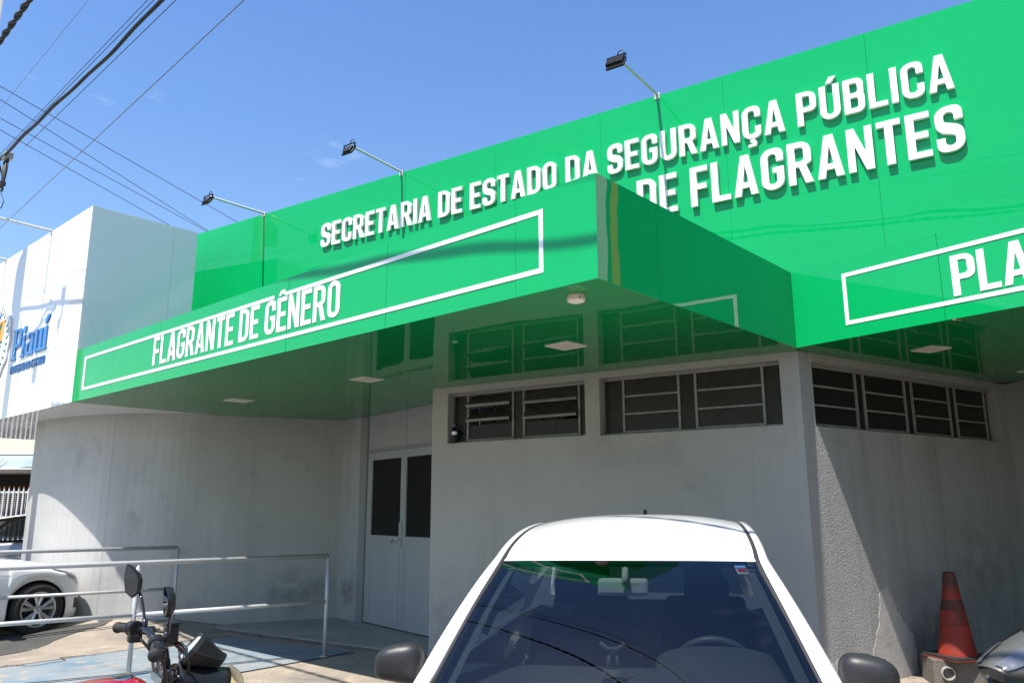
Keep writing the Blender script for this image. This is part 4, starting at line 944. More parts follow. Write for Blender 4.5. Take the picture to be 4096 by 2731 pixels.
m = MB(); m.grid(lambda u, v: ws(lerp(.075, .112, u), lerp(.913, .945, v)) + Vector((.0, 0, -.001)), 2, 2); m.build('sticker_band', STKR, stk)
x0 = .911
for ch in 'MAJOR':
    m = MB(); k = .0125
    for con in GL[ch][1]: plate(m, [fillet(c) for c in con], lambda a, b, d: ws(.070 - b * .026, x0 + a * k) + Vector((.001 + d, 0, 0)), -.0005, .0005)
    m.build('sticker_letter', BLUE_DK, stk); x0 += GL[ch][0] * k + .0012

# ---- white hatchback at the left behind the rails
hd = rad(55)
lf = thing('parked_car', 'white car with alloy wheel parked behind the rails at the left', 'car', (-5.98 - math.cos(hd) * 0 + (-math.sin(hd)) * 0.80, 10.50 + math.cos(hd) * 0.80, 0.0), hd)
prof = [(.66, .48, .50, .56), (.63, .58, .60, .64), (.56, .68, .68, .73), (.45, .765, .735, .79), (.30, .82, .775, .84), (.0, .855, .825, .90), (-.5, .865, .89, .96), (-.8, .87, .92, .98), (-2.6, .87, .96, 1.0), (-3.2, .82, .95, 1.0), (-3.35, .74, .88, .93)]
bd2 = Body(prof, [0.0, -2.55], 0.315, 0.17)
car_shell(lf, bd2, PAINTW, .66, -3.35, -.62, -3.0)
greenhouse(lf, PAINTW, GLASSC, (-.60, .77, .95), (-1.35, .60, 1.36), [(-1.8, .60, 1.45, 1.42), (-2.4, .58, 1.47, 1.43), (-2.9, .55, 1.42, 1.38)], (-3.25, .66, 1.0), .96, GLASSC)
for sg_ in (1, -1):
    for ax in bd2.axles: wheel(lf, ax, sg_ * 0.775, 0.315, sg_, True, sg_ < 0 and ax == 0.0, .20)
    side_mirror(lf, PAINTW, -.75, sg_ * .95, 1.0, sg_)
patch(lf, 'headlight', HLGL, bd2, .16, .60, .78, .99, .006, shape=lambda u: (lerp(.93, .62, u), lerp(.99, .95, u)))
patch(lf, 'fog_vent', BLK, bd2, .50, .645, .22, .40, .004)
patch(lf, 'door_gap', BLK, bd2, -.50, -.508, .02, .99, .002, n=6)
patch(lf, 'bumper_gap', BLK, bd2, .30, .42, .60, .612, .002, shape=lambda u: (lerp(.60, .78, u), lerp(.612, .792, u)))
patch(lf, 'side_crease', PAINTW, bd2, -.6, -.2, .70, .715, .004)
m = MB(); m.box((.655, 0, .42), (.03, .80, .16)); m.build('grille', BLK, lf, bevel=.01)

# ---- two cars behind it
hd = rad(128)
gc = thing('parked_car', 'dark grey sedan seen by its sloping rear window at the far left', 'car', (-10.9, 15.6, 0.06), rad(196))
prof = [(.75, .55, .55, .62), (.6, .74, .68, .74), (.3, .83, .76, .84), (-.6, .86, .88, .95), (-2.6, .86, .92, .96), (-3.1, .84, .97, 1.02), (-3.45, .76, .96, 1.00), (-3.55, .68, .85, .9)]
bd3 = Body(prof, [0, -2.5], .31); car_shell(gc, bd3, PAINTG, .75, -3.55, -.7, -2.75)
greenhouse(gc, PAINTG, GLASSC, (-.62, .76, .95), (-1.2, .58, 1.33), [(-1.6, .58, 1.42, 1.39), (-2.0, .56, 1.42, 1.39), (-2.35, .54, 1.36, 1.33)], (-2.85, .62, 1.03), .95, GLASSC)
for sg_ in (1, -1):
    for ax in bd3.axles: wheel(gc, ax, sg_ * .77, .31, sg_)
patch(gc, 'tail_light', STKR, bd3, -3.2, -3.5, .7, .95)
bc = thing('parked_car', 'silver blue car, only its front fender shows at the left frame edge', 'car', (-8.55, 12.35, 0.0), rad(48))
prof = [(.70, .50, .52, .58), (.6, .66, .66, .72), (.4, .78, .76, .84), (.0, .84, .86, .95), (-.7, .85, .93, 1.0), (-2.6, .85, .95, 1.0), (-3.3, .74, .9, .95)]
bd4 = Body(prof, [0, -2.5], .31); car_shell(bc, bd4, PAINTB, .70, -3.3, -.65, -3.0)
greenhouse(bc, PAINTB, GLASSC, (-.6, .75, .98), (-1.3, .58, 1.38), [(-1.8, .58, 1.46, 1.43), (-2.5, .56, 1.44, 1.41)], (-3.1, .64, 1.0), .97, GLASSC)
for sg_ in (1, -1):
    for ax in bd4.axles: wheel(bc, ax, sg_ * .76, .31, sg_)
patch(bc, 'headlight', HLGL, bd4, .25, .62, .72, .97)

# ================================================================== red motorcycle
mo = thing('motorcycle', 'red and black motorcycle with round-ended grips and two stalk mirrors in the foreground', 'motorcycle', (-1.316, 2.93, gz(-1.316, 2.93)), rad(33.8))
Z0 = -gz(-1.316, 2.93)
def q3(x, y, z): return Vector((x, y, z + Z0))
m = MB(); m.tube([q3(.03, .30, 1.088), q3(.05, .21, 1.088), q3(.072, .13, 1.085), q3(.088, .085, 1.055), q3(.10, .065, 1.0), q3(.108, .04, .965), q3(.11, 0, .96), q3(.108, -.04, .965), q3(.10, -.065, 1.0), q3(.088, -.085, 1.055), q3(.072, -.13, 1.085), q3(.05, -.21, 1.088), q3(.03, -.30, 1.088)], .0135, 10)
m.build('handlebar', BLKM, mo, smooth=True)
for s in (1, -1):
    g0, g1 = q3(.0, .375 * s, 1.08), q3(.028, .245 * s, 1.09); d = (g1 - g0)
    m = MB(); m.tube([g0, g0 + d * .05, g0 + d * .10, g0 + d * .14, g0 + d * .92, g1], .0165, 14, radii=[.016, .021, .021, .0165, .0175, .0175]); gp = m.build('grip', RUB, mo, smooth=True)
    m = MB()
    for k in range(5): m.tube([g0 + d * (.22 + .13 * k) + Vector((.012, 0, .0135)), g0 + d * (.30 + .13 * k) + Vector((-.006, 0, .0165))], .0035, 5)
    m.build('grip_ridge', BLK, gp)
    m = MB(); dn = d.normalized()
    m.tube([g1, g1 + dn * .002, g1 + dn * .012, g1 + dn * .0125, g1 + dn * .028, g1 + dn * .0285, g1 + dn * .05, g1 + dn * .052], .03, 18, radii=[.020, .027, .027, .024, .024, .0275, .0275, .020]); sw = m.build('switch_housing', BLK_S, mo, bevel=.002)
    m = MB(); m.box(g1 + dn * .03 + Vector((.004, 0, -.034)), (.045, .05, .03)); m.box(g1 + dn * .035 + Vector((-.022, 0, .004)), (.012, .03, .02)); m.build('switch_block', BLK, sw, bevel=.005)
    # lever
    m = MB(); m.tube([q3(.085, .155 * s, 1.085), q3(.115, .19 * s, 1.083), q3(.115, .27 * s, 1.075), q3(.09, .37 * s, 1.065)], .0065, 6); m.build('lever', BLKM, mo, smooth=True)
    m = MB(); m.box(q3(.082, .165 * s, 1.088), (.03, .035, .028)); m.build('lever_perch', BLKM, mo, bevel=.005)
    # mirror
    st0 = q3(.066, .20 * s, 1.10); 
    if s > 0: st1, mc, face = q3(.048, .245, 1.215), q3(.027, .275, 1.257), Vector((-.86, -.27, .0))
    else: st1, mc, face = q3(.063, -.225, 1.19), q3(.048, -.25, 1.226), Vector((-.80, -.02, -.02))
    m = MB(); m.tube([q3(.066, .195 * s, 1.085), q3(.066, .2 * s, 1.125)], .011, 8); m.tube([st0, st0.lerp(st1, .25) + Vector((.004, 0, 0)), st0.lerp(st1, .75) + Vector((.004, 0, 0)), st1], .0055, 8); stalk = m.build('mirror_stalk', BLKM, mo, smooth=True)
    face.normalize(); ux = Vector((0, 0, 1)).cross(face).normalized(); uz = face.cross(ux)
    out = [(-.0586, .0597, .006), (-.0725, .0136, .01), (-.054, -.044, .008), (0, -.061, .008), (.043, -.041, .01), (.046, .007, .01), (.023, .0326, .012), (-.031, .0557, .008)]
    k = 1.0
    if s < 0: out = [(a * .62, b * .80, r) for a, b, r in out]
    ol = [(-a, b) for a, b in fillet(out)]; dk = .62 if s > 0 else .80
    m = MB(); rings = [(1.0, .004), (1.02, -.004), (.98, -.016), (.80, -.027), (.35, -.032)]; vs = []
    for sc2, dd in rings: vs += [mc + ux * (-a * k * sc2) + uz * (b * k * sc2) + face * dd * dk for a, b in ol]
    nn = len(ol); m.add(vs, [(i * nn + j, i * nn + (j + 1) % nn, (i + 1) * nn + (j + 1) % nn, (i + 1) * nn + j) for i in range(4) for j in range(nn)] + [tuple(4 * nn + j for j in range(nn))])
    hs = m.build('mirror_housing', BLK_S, stalk, smooth=True)
    m = MB(); m.add([mc + ux * (-a * k * .93) + uz * (b * k * .93) + face * .0035 for a, b in ol], [tuple(range(nn))]); m.build('mirror_glass', MIRG, hs)
m = MB(); m.box(q3(.082, -.185, 1.118), (.042, .05, .055)); rs = m.build('brake_reservoir', BLK_S, mo, bevel=.006)
m = MB(); m.box(q3(.082, -.185, 1.149), (.048, .056, .008)); m.build('reservoir_cap', BLK, rs, bevel=.003)
for pts in ([(.05, .20, 1.06), (.09, .16, 1.01), (.10, .13, .95), (.13, .06, .90)], [(.10, .15, 1.085), (.15, .10, 1.07), (.17, .05, 1.0), (.15, .03, .93)], [(.10, -.17, 1.08), (.15, -.13, 1.03), (.17, -.08, .97), (.15, -.04, .92)], [(.05, -.22, 1.06), (.075, -.17, 1.0), (.09, -.12, .95), (.12, -.05, .90)]):
    m = MB(); P = [q3(*p) for p in pts]; PP = []
    for i in range(3):
        for k in range(5): 
            t = k / 5; a = P[max(i - 1, 0)]; b = P[i]; c2 = P[i + 1]; d2 = P[min(i + 2, 3)]
            PP.append(.5 * (2 * b + (c2 - a) * t + (2 * a - 5 * b + 4 * c2 - d2) * t * t + (3 * b - a - 3 * c2 + d2) * t ** 3))
    m.tube(PP + [P[-1]], .0055, 7); m.build('control_cable', CABLE, mo, smooth=True)
m = MB(); m.box(q3(.11, 0, .945), (.055, .19, .03)); m.tube([q3(.11, .085, .97), q3(.20, .085, .60)], .0165, 10); m.tube([q3(.11, -.085, .97), q3(.20, -.085, .60)], .0165, 10)
for yy in (.085, -.085, .035, -.035): m.lathe([(.016, 0), (.016, .02), (.010, .026), (0, .026)], q3(.11, yy, .962), 12)
m.build('fork_clamp', BLKM, mo, bevel=.0)
m = MB()
for yy in (.085, -.085): m.tube([q3(.20, yy, .62), q3(.345, yy, .30)], .022, 10)
m.build('fork_legs', BLKM, mo, smooth=True)
# gauge cluster: face towards the rider, wedge-shaped cowl running forward to a tip
Mg = Matrix.Rotation(rad(-9), 3, 'Z') @ Matrix.Rotation(rad(-48), 3, 'Y')
go = fillet([(-.070, -.046, .015), (.070, -.046, .015), (.082, .012, .015), (.055, .058, .012), (.0, .066, .02), (-.055, .058, .012), (-.082, .012, .015)])
gc0 = q3(.187, 0, 1.034); n = len(go); vs = []
for k, (sc2, dd, fwd) in enumerate(((.80, .000, 0), (.90, .006, 0), (1.0, .004, 0), (1.05, -.010, 0), (1.0, -.02, .3), (.86, -.02, .6), (.60, -.02, .9), (.45, -.02, 1.0))):
    tip = q3(.300, 0, .985)
    for a, b in go:
        p = gc0 + Mg @ Vector((b * sc2, a * sc2, dd)); t_ = tip + Vector((b * .25, a * .5, b * .35)); vs.append(p.lerp(t_, fwd))
m = MB(); m.add(vs, [(r * n + i_, r * n + (i_ + 1) % n, (r + 1) * n + (i_ + 1) % n, (r + 1) * n + i_) for r in range(7) for i_ in range(n)] + [tuple(7 * n + i_ for i_ in range(n))])
gg = m.build('gauge_cluster', BLK, mo)
m = MB(); m.add([gc0 + Mg @ Vector((b * .81, a * .81, .001)) for a, b in go], [tuple(range(n))]); m.build('gauge_face', SCREEN, gg)
# headlight mask, lens, indicators
def mask(u, v):
    x = lerp(.15, .330, u); a = lerp(-1.25, 1.25, v) ; hw = lerp(.11, .085, u); cz = lerp(.945, .89, u); return q3(x - .02 * (a / 1.25) ** 2, hw * math.sin(a) * 1.1, cz + lerp(.06, .085, u) * math.cos(a) - .02)
m = MB(); m.grid(mask, 10, 16); m.build('headlight_mask', BLK_S, mo, smooth=True, solid=.006)
def lens(u, v):
    a = lerp(-1.2, 1.2, v); t = lerp(-.9, 1.15, u); return q3(.318 + .065 * math.cos(t) * math.cos(a * .6), .085 * math.sin(a), .875 + .095 * math.sin(t))
m = MB(); m.grid(lens, 14, 16); m.build('headlight', CREAM, mo, smooth=True)
for s in (1, -1):
    m = MB(); m.tube([q3(.24, .09 * s, .88), q3(.25, .15 * s, .875)], .010, 8); ist = m.build('indicator_stem', BLK, mo, smooth=True)
    m = MB(); m.lathe([(0, -.045), (.022, -.035), (.03, 0), (.022, .03), (0, .04)], q3(.255, .17 * s, .875), 14, Matrix.Rotation(rad(80), 3, 'Y')); m.build('indicator', AMBER, ist, smooth=True)
# tank
def tank(u, v):
    x = lerp(.075, -.40, u); a = math.pi * (v - .5); prof_h = math.sin(min(1, (u + .10) / .28) * math.pi / 2) ** .7 * (1 - .35 * max(0, (u - .35) / .65) ** 1.4)
    hw = .155 * math.sin(min(1, (u + .10) / .5) * math.pi / 2) ** .8 * (1 - .45 * max(0, (u - .45) / .55))
    c = math.copysign(abs(math.sin(a)) ** .85, a); return q3(x, hw * c, .80 + (.035 + .128 * prof_h) * math.cos(a) ** .75)
m = MB(); m.grid(tank, 26, 28); m.build('fuel_tank', RED, mo, smooth=True)
m = MB(); m.lathe([(.040, -.015), (.040, .004), (.034, .008), (.0, .009)], q3(-.030, 0, .957), 24, Matrix.Rotation(rad(-4), 3, 'Y')); m.build('fuel_cap', CHROME, mo, smooth=False)
def seat(u, v):
    x = lerp(-.36, -1.02, u); e = 2 * v - 1; return q3(x, lerp(.11, .13, math.sin(u * math.pi)) * e, .80 + .06 * math.sin(u * 2.2) - .05 * abs(e) ** 3)
m = MB(); m.grid(seat, 14, 12); m.build('seat', RUB, mo, smooth=True, solid=.05)
m = MB(); m.tube([q3(-.6, .10, .72), q3(-1.0, .09, .78), q3(-1.18, .05, .82)], .05, 8, flat=(.6, 1.2)); m.tube([q3(-.6, -.10, .72), q3(-1.0, -.09, .78), q3(-1.18, -.05, .82)], .05, 8, flat=(.6, 1.2)); m.build('tail_fairing', RED, mo, smooth=True)
m = MB(); m.box(q3(-.28, 0, .42), (.36, .26, .28)); m.box(q3(-.12, 0, .60), (.16, .17, .22), Matrix.Rotation(rad(20), 3, 'Y')); m.build('engine', BLKM, mo, bevel=.03)
m = MB(); m.tube([q3(.10, 0, .88), q3(-.15, 0, .74), q3(-.62, 0, .70), q3(-.98, 0, .74)], .028, 8); m.tube([q3(.08, 0, .82), q3(.02, 0, .55), q3(-.12, 0, .26), q3(-.45, 0, .25), q3(-.55, 0, .60)], .022, 8)
m.tube([q3(-.48, .08, .34), q3(-.93, .08, .31)], .022, 8); m.tube([q3(-.48, -.08, .34), q3(-.93, -.08, .31)], .022, 8); m.build('frame', BLKM, mo, smooth=True)
m = MB(); m.tube([q3(-.02, -.09, .45), q3(-.05, -.13, .24), q3(-.4, -.15, .22), q3(-.6, -.16, .26), q3(-1.02, -.17, .36)], .03, 10, radii=[.02, .02, .024, .045, .045]); m.build('exhaust', CHROME, mo, smooth=True)
for x, yw in ((.36, .045), (-.93, .055)):
    M = Matrix.Rotation(rad(90), 3, 'X')
    m = MB(); m.lathe([(.235, -yw * .8), (.262, -yw), (.288, -yw * .55), (.298, 0), (.288, yw * .55), (.262, yw), (.235, yw * .8), (.235, -yw * .8)], q3(x, 0, .29), 36, M); m.build('tyre', TYRE, mo, smooth=True)
    m = MB(); m.lathe([(.236, -.02), (.225, -.025), (.225, .025), (.236, .02)], q3(x, 0, .29), 36, M)
    for k in range(5):
        a = 2 * math.pi * k / 5; m.tube([q3(x, 0, .29) + Vector((.03 * math.cos(a), 0, .03 * math.sin(a))), q3(x, 0, .29) + Vector((.228 * math.cos(a), 0, .228 * math.sin(a)))], .016, 6)
    m.lathe([(.045, -.05), (.045, .05)], q3(x, 0, .29), 14, M); m.build('wheel_rim', BLKM, mo, smooth=True)
m = MB(); m.grid(lambda u, v: q3(.36 + .32 * math.cos(lerp(.35, 2.5, u)), lerp(-.06, .06, v), .29 + .32 * math.sin(lerp(.35, 2.5, u)) - .02 * (2 * v - 1) ** 2), 14, 4); m.build('front_mudguard', BLK_S, mo, smooth=True, solid=.005)

# ================================================================== grey scooter at the right corner
so_ = thing('motorcycle', 'grey scooter nose with clear corner lens at the bottom right', 'motorcycle', (1.955, 3.52, gz(1.955, 3.52)), rad(196))
Zs = -gz(1.955, 3.52)
def nose(u, v):
    x = lerp(.0, -.62, u); a = lerp(-1.9, 1.9, v); r = math.sin(min(1, u * 1.15 + .02) * math.pi / 2) ** .55
    hw = .04 + .15 * r; top = .10 + .075 * u; return Vector((x - .015 * abs(a), hw * math.sin(a), .86 + Zs + (top + .02) * math.cos(a) * r + .035 * u))
m = MB(); m.grid(nose, 22, 26); m.build('front_cowl', SCOOT, so_, smooth=True)
for s in (1, -1):
    m = MB(); m.grid(lambda u, v: nose(lerp(.30, .95, u), .5 + s * lerp(.14 + .05 * (1 - u), .30, v)) * 1.0 + Vector((0, s * .006, .004)), 8, 8); m.build('dark_inset', BLK, so_, smooth=True)
    m = MB(); m.grid(lambda u, v: nose(lerp(.02, .26, u), .5 + s * lerp(.10, .34 - .10 * u, v)) + Vector((.003, s * .006, .004)), 8, 8); m.build('corner_lens', mat('clear_lens', (.13, .135, .15), .12, metal=.2, coat=1.0, bump=(30, .4, .01, 0)), so_, smooth=True)
m = MB(); m.grid(lambda u, v: nose(lerp(.42, 1, u), .5 + lerp(-.08, .08, v)) + Vector((0, 0, .005)), 6, 6); m.build('top_trim', BLK_S, so_, smooth=True)
def apron(u, v):
    e = 2 * v - 1; return Vector((-.10 - .22 * u - .10 * e * e, .20 * e * (1 - .15 * u), .80 + Zs - .52 * u))
m = MB(); m.grid(apron, 8, 10); m.build('apron', SCOOT, so_, smooth=True, solid=.02)
m = MB(); m.tube([(-.72, .33, 1.0 + Zs), (-.66, .15, 1.02 + Zs), (-.66, -.15, 1.02 + Zs), (-.72, -.33, 1.0 + Zs)], .016, 8); m.build('handlebar', BLK, so_, smooth=True)
m = MB(); m.grid(lambda u, v: Vector((lerp(-.75, -1.5, u), .15 * (2 * v - 1), .76 + Zs + .05 * math.sin(u * 3) - .05 * abs(2 * v - 1) ** 3)), 10, 8); m.build('seat', RUB, so_, smooth=True, solid=.08)
m = MB(); m.box((-.5, 0, .28 + Zs), (.6, .28, .10)); m.box((-1.15, 0, .52 + Zs), (.7, .27, .34)); m.build('body', SCOOT, so_, bevel=.05)
for x in (-.12, -1.35):
    m = MB(); M = Matrix.Rotation(rad(90), 3, 'X'); m.lathe([(.15, -.04), (.21, -.05), (.235, 0), (.21, .05), (.15, .04), (.0, .03)], (x, 0, .235 + Zs), 28, M); m.build('wheel', TYRE, so_, smooth=True)

# ================================================================== cone on its block, bottle
bx, by = 3.74, 7.10; gb = gz(bx, by)
bk = thing('concrete_block', 'dirty concrete drain box with pipe stub under the cone', 'concrete block', (bx, by, gb), rad(-12))
m = MB(); m.box((0, 0, .075), (.52, .40, .25)); m.build('box', BLOCK, bk, bevel=.012)
m = MB(); M = Matrix.Rotation(rad(90), 3, 'X'); m.lathe([(.052, .19), (.052, .235), (.044, .235), (.044, .12), (.0, .12)], (-.16, 0, .10), 20, M); m.build('pipe', PVC, bk, smooth=False)
ctop = gb + .2
co = thing('traffic_cone', 'dirty worn orange traffic cone standing on the concrete block', 'traffic cone', (3.70, 7.05, ctop), rad(14))
hh = .68; rb, rt = .152, .042
bands = [(0.0, .24, CONEM), (.24, .245, CONEB), (.245, .33, CONEM), (.33, .355, CONEB), (.355, .455, CONEM)]
def cr_(z): return lerp(rb, rt, z / hh)
segs = [('cone_body', CONEM, 0.02, .265), ('band', CONEB, .265, .272), ('cone_body', CONEM, .272, .375), ('band', CONEB, .375, .42), ('cone_body', CONEB, .42, .465), ('cone_body', CONEM, .465, .585), ('band', CONEB, .585, hh)]
for nm, mm, z0, z1 in segs:
    m = MB(); st = .003 if nm == 'band' else 0; n2 = 6
    m.lathe([(cr_(lerp(z0, z1, k / n2)) + st, lerp(z0, z1, k / n2)) for k in range(n2 + 1)], n=32); m.build(nm, mm, co, smooth=True)
m = MB(); m.lathe([(rt, hh), (rt - .006, hh + .004), (rt - .012, hh - .01), (rt - .012, hh - .2)], n=24); m.build('cone_tip', CONEB, co, smooth=True)
m = MB(); ol = fillet([(-.20, -.20, .05), (.20, -.20, .05), (.20, .20, .05), (-.20, .20, .05)]); plate(m, [ol], lambda a, b, d: Vector((a, b, d)), 0.0, .026); m.build('base', RUB, co)
m = MB(); plate(m, [[(a * 1.004, b * 1.004) for a, b in ol]], lambda a, b, d: Vector((a, b, d)), 0.001, .010); m.build('base_edge', CONEM, co)

bp = FW1(-3.70, -0.035, 2.2262)
bo = thing('water_bottle', 'small plastic water bottle on the sill of the louvre window', 'bottle', bp)
m = MB(); m.lathe([(.0, .0), (.026, .0), (.030, .008), (.030, .05), (.027, .06), (.030, .07), (.030, .135), (.026, .155), (.014, .175), (.012, .185)], n=20); m.build('body', BOTT, bo, smooth=True)
m = MB(); m.lathe([(.0305, .092), (.0305, .128)], n=20); m.build('paper_label', STICK, bo, smooth=True)
m = MB(); m.lathe([(.014, .184), (.014, .205), (.0, .206)], n=14); m.build('cap', BLUE_DK, bo, smooth=False)

# ================================================================== overhead cables and pole
def cable(label, a, b, r, m_, sag=0.15, ext=(0, 0), wob=0.0, n=60, group='overhead cables'):
    a, b = Vector(a), Vector(b); d = b - a; A, B = a - d * ext[0], b + d * ext[1]; mb = MB(); pts = []
    ph = random.uniform(0, 6)
    for i in range(n + 1):
        t = i / n; p = A.lerp(B, t); p.z += -sag * 4 * t * (1 - t) + sag * 4 * (ext[0] / (1 + ext[0] + ext[1]) + .5 * 1 / (1 + ext[0] + ext[1])) * (1 - (ext[0] + .5) / (1 + ext[0] + ext[1]))
        if wob: p += Vector((math.sin(t * 31 + ph), math.cos(t * 27 + ph), math.sin(t * 43 + ph * 2) + math.sin(t * 90))) * wob * .5
        pts.append(p)
    mb.tube(pts, r, 6); o = mb.build('overhead_cable', m_, smooth=True); return tag(o, label, 'cable', group)
cable('thick black cable bundle sloping from top centre-left to the pole side', (-6.753, 9.843, 6.05), (-3.0, 6.158, 5.833), .019, CABLE, .02, (.3, 1.9), .014, 160)
cable('second cable strand wound loosely round the thick bundle', (-6.753, 9.843, 6.065), (-3.0, 6.158, 5.85), .009, CABLE, .02, (.3, 1.9), .022, 160)
cable('thin black wire just above the thick bundle, outer one', (-6.94, 10.101, 6.25), (-3.402, 6.68, 6.20), .0035, CABLE, 0.0, (.25, 1.8))
cable('thin black wire between the outer wire and the bundle', (-6.915, 10.072, 6.20), (-3.308, 6.609, 6.15), .004, CABLE, 0.0, (.25, 1.8))
cable('thin black wire just below the bundle at the top', (-5.631, 8.963, 6.10), (-2.97, 6.325, 5.95), .004, CABLE, 0.0, (.25, 2.4))
cable('pale thin twisted wire crossing the sky alone', (-8.33, 12.55, 6.23), (-2.47, 6.61, 6.15), .0055, CABLEG, 0.0, (.3, 1.2))
cable('faint thin wire in the upper left sky', (-7.75, 11.26, 7.67), (-5.11, 8.63, 7.57), .003, CABLEG, 0.0, (.3, 3))
for i, (a, b) in enumerate((((-11.668, 16.669, 11), (-9.195, 25.683, 11)), ((-12.045, 17.27, 11), (-10.491, 26.676, 11)), ((-12.622, 18.191, 11), (-10.76, 25.791, 11)), ((-13.012, 18.813, 11), (-11.585, 26.08, 11)))):
    cable(['uppermost', 'second', 'third', 'lowest'][i] + ' of the four parallel wires running down behind the building', a, b, .0085, CABLE, 0.0, (1.0, 1.5), group='four parallel wires')
tc_ = thing('overhead_cable', 'thick twisted black cable in the top left corner', 'cable', (-6.0, 8.46, 6.92), group='overhead cables')
A, B = Vector((-7.11, 9.16, 6.165)), Vector((1.88, .27, 5.71))
for s in (0, math.pi):
    m = MB(); pts = []
    for i in range(320):
        t = i / 319; p = A.lerp(B, t); a = t * 190 + s; pts.append(p + Vector((.5 * math.cos(a), .5 * math.cos(a), .9 * math.sin(a))) * .019)
    m.tube(pts, .017, 6); m.build('strand', CABLE, tc_, world=True, smooth=True)
sb = thing('splice_box', 'pale cable splice box with hanging loops at the left frame edge', 'cable box', (-6.60, 9.76, 6.0))
m = MB(); m.box((0, 0, .06), (.16, .10, .09), Matrix.Rotation(rad(-44), 3, 'Z')); m.build('box', PVC, sb, bevel=.015)
for k in range(4):
    m = MB(); o = .035 * k; m.tube([(-.10 + o, .08 - o, .02), (-.09 + o, .07 - o, -.18 - .05 * k), (-.06 + o * .6, .05 - o * .6, -.36 - .06 * (k % 2)), (-.02, .02, -.34), (.0 + o * .4, -o * .4, -.15), (.02 + .3 * o, -.02 - .3 * o, .03)], .007, 6); m.build('loop', CABLE, sb, smooth=True)
m = MB(); m.box((-.05, .04, -.30), (.06, .05, .06)); m.build('clip', BLK, sb)
m = MB(); m.tube([(-.1, .08, -.36), (0, .0, -.50), (.06, -.05, -.58), (.02, -.02, -.66), (-.12, .1, -.62)], .006, 6); m.build('loop', CABLE, sb, smooth=True)
up = thing('utility_pole', 'concrete utility pole standing beyond the left frame edge', 'pole', (-7.98, 11.02, -0.03))
m = MB(); m.tube([(0, 0, 0), (0, 0, 9.5)], .13, 16, radii=[.15, .105]); m.build('shaft', POLEM, up, smooth=True)
m = MB(); m.box((-.55, -.55, 8.6), (1.5, .09, .11), Matrix.Rotation(rad(48), 3, 'Z')); m.build('crossarm', POLEM, up)
m = MB(); m.box((.0, -.14, 6.1), (.34, .06, .10), Matrix.Rotation(rad(48), 3, 'Z')); m.build('bracket', POLEM, up)
m = MB(); m.lathe([(0, 0), (.2, .02), (.2, .6), (0, .66)], (-.34, -.22, 6.9), 16); m.build('transformer', PVC, up, smooth=True)
for k in range(3):
    m = MB(); m.tube([(.03 * k, .1, 6.2), (.35 - .1 * k, -.3, 5.6 - .15 * k), (.9 + .1 * k, -.85, 5.9), (1.2, -1.15, 6.05)], .012, 6); m.build('drop_wire', CABLE, up, smooth=True)

# ================================================================== far left background
fb = thing('far_building', 'low far building with tarp awning over a dark opening at the left edge', 'building', (-18.5, 30.5, 0))
m = MB(); m.box((0, 1.5, 3.3), (14, .3, .62)); m.build('lintel', FARW, fb)
m = MB(); m.box((0, 3.4, 1.5), (14, .2, 3.2)); m.build('back_wall', FARD, fb)
m = MB(); m.box((0, 2.4, 3.05), (14, 2.0, .08)); m.build('ceiling', FARW, fb)
for xx in (-6.8, -2.6, 2.0, 6.8):
    m = MB(); m.box((xx, 1.5, 1.5), (.4, .4, 3.0)); m.build('column', FARW, fb)
m = MB(); m.grid(lambda u, v: Vector((lerp(-7, 7, u), lerp(-.6, -1.5, v), lerp(3.52, 3.02, v) - .05 * math.sin(u * 40) * v)), 60, 6); aw = m.build('awning', TARP, fb, smooth=True)
m = MB(); m.box((0, -1.5, 3.0), (14, .05, .05))
for k in range(9): m.box((-6.8 + 1.7 * k, -1.05, 3.25), (.05, 1.0, .05), Matrix.Rotation(rad(28), 3, 'X'))
m.build('awning_frame', FENW, aw)
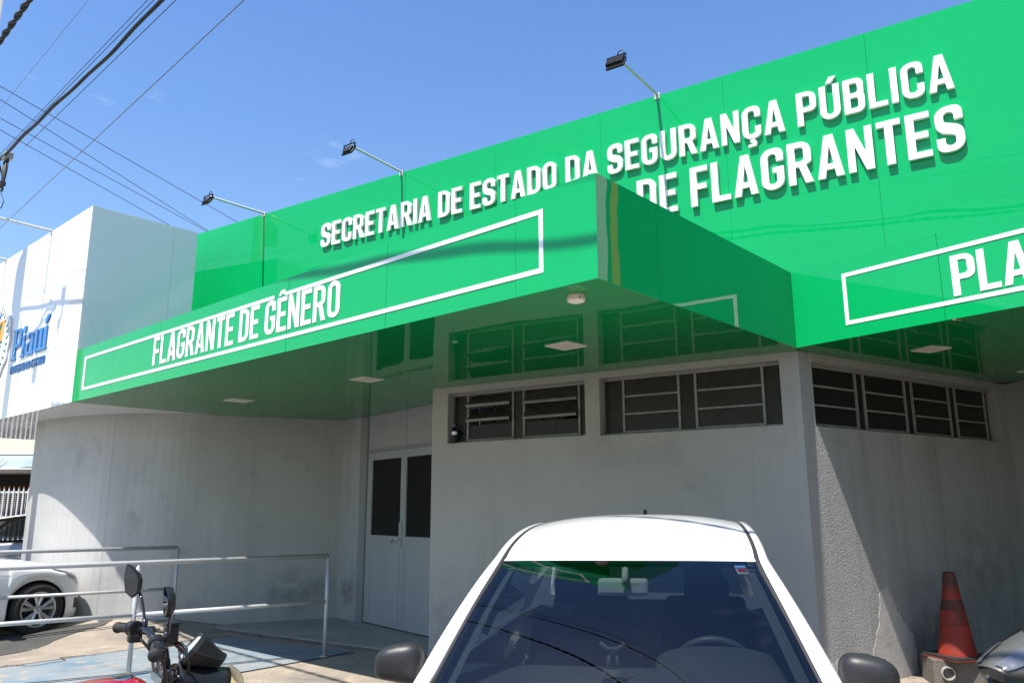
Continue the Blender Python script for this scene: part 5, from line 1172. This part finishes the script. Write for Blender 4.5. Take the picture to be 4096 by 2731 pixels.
m = MB(); m.add([(-7, .2, 3.66), (7, .2, 3.66), (7, 4, 3.80), (-7, 4, 3.80)], [(0, 1, 2, 3)]); m.build('roof', ROOFT, fb, solid=.06)
m = MB(); m.box((0, -.2, 3.64), (14, .7, .14)); m.build('eave', FENW, fb)
fn = thing('fence', 'white vertical bar fence with rust-brown tips before the far building', 'fence', (-17.6, 27.0, 0))
m = MB()
for z in (2.13, 1.32, .45): m.box((0, 0, z), (7, .05, .05))
m.build('rail', FENW, fn)
for k in range(40):
    x = -3.3 + .162 * k; o = None
    if k == 0:
        b = MB(); b.tube([(0, 0, .25), (0, 0, 2.24)], .022, 6); bar0 = b.build('bar', FENW, fn); c = MB(); c.tube([(0, 0, 2.24), (0, 0, 2.32)], .022, 6, radii=[.022, .008]); tip0 = c.build('tip', RUST, bar0); bar0.location = (x, -.04, 0)
    else:
        o = link_mesh('bar', bar0.data, fn); o.location = (x, -.04, 0); link_mesh('tip', tip0.data, o)
m = MB(); 
for k in range(26): m.box((0, .25, .4 + .07 * k), (7, .006, .006))
for k in range(60): m.box((-3.4 + .115 * k, .25, 1.25), (.006, .006, 1.8))
m.build('mesh_infill', FENW, fn)
m = MB(); m.box((0, 0, .12), (7.2, .2, .3)); m.build('plinth', FARW, fn)

# ================================================================== unseen building shape added to block sky light (beyond the right frame edge)
nb = thing('unseen_sky_blocker', 'unseen dark building shape added beyond the right edge to block sky light', 'building', (12.0, -1.0, 0))
BLOCKER = mat('sky_blocker_dark', (0.085, 0.055, 0.042), 0.9, var=(3, 0.2), bump=(20, 0.3, 0.01, 3))  # dark so the added blocker sends little light back to the canopy
m = MB(); m.box((4, 0, 4.2), (8, 16, 8.6)); m.build('wall', BLOCKER, nb)
m = MB(); m.box((4, 0, 8.56), (8.4, 16.4, .12)); m.build('roof', POLEM, nb)
for k in range(6):
    for z in (1.6, 4.9):
        m = MB(); m.box((-.02, -6.5 + 2.6 * k, z), (.08, 1.2, 1.5)); wn = m.build('window', WFRAME, nb)
        m = MB(); m.box((-.07, -6.5 + 2.6 * k, z), (.03, 1.06, 1.36)); m.build('pane', PANE, wn)
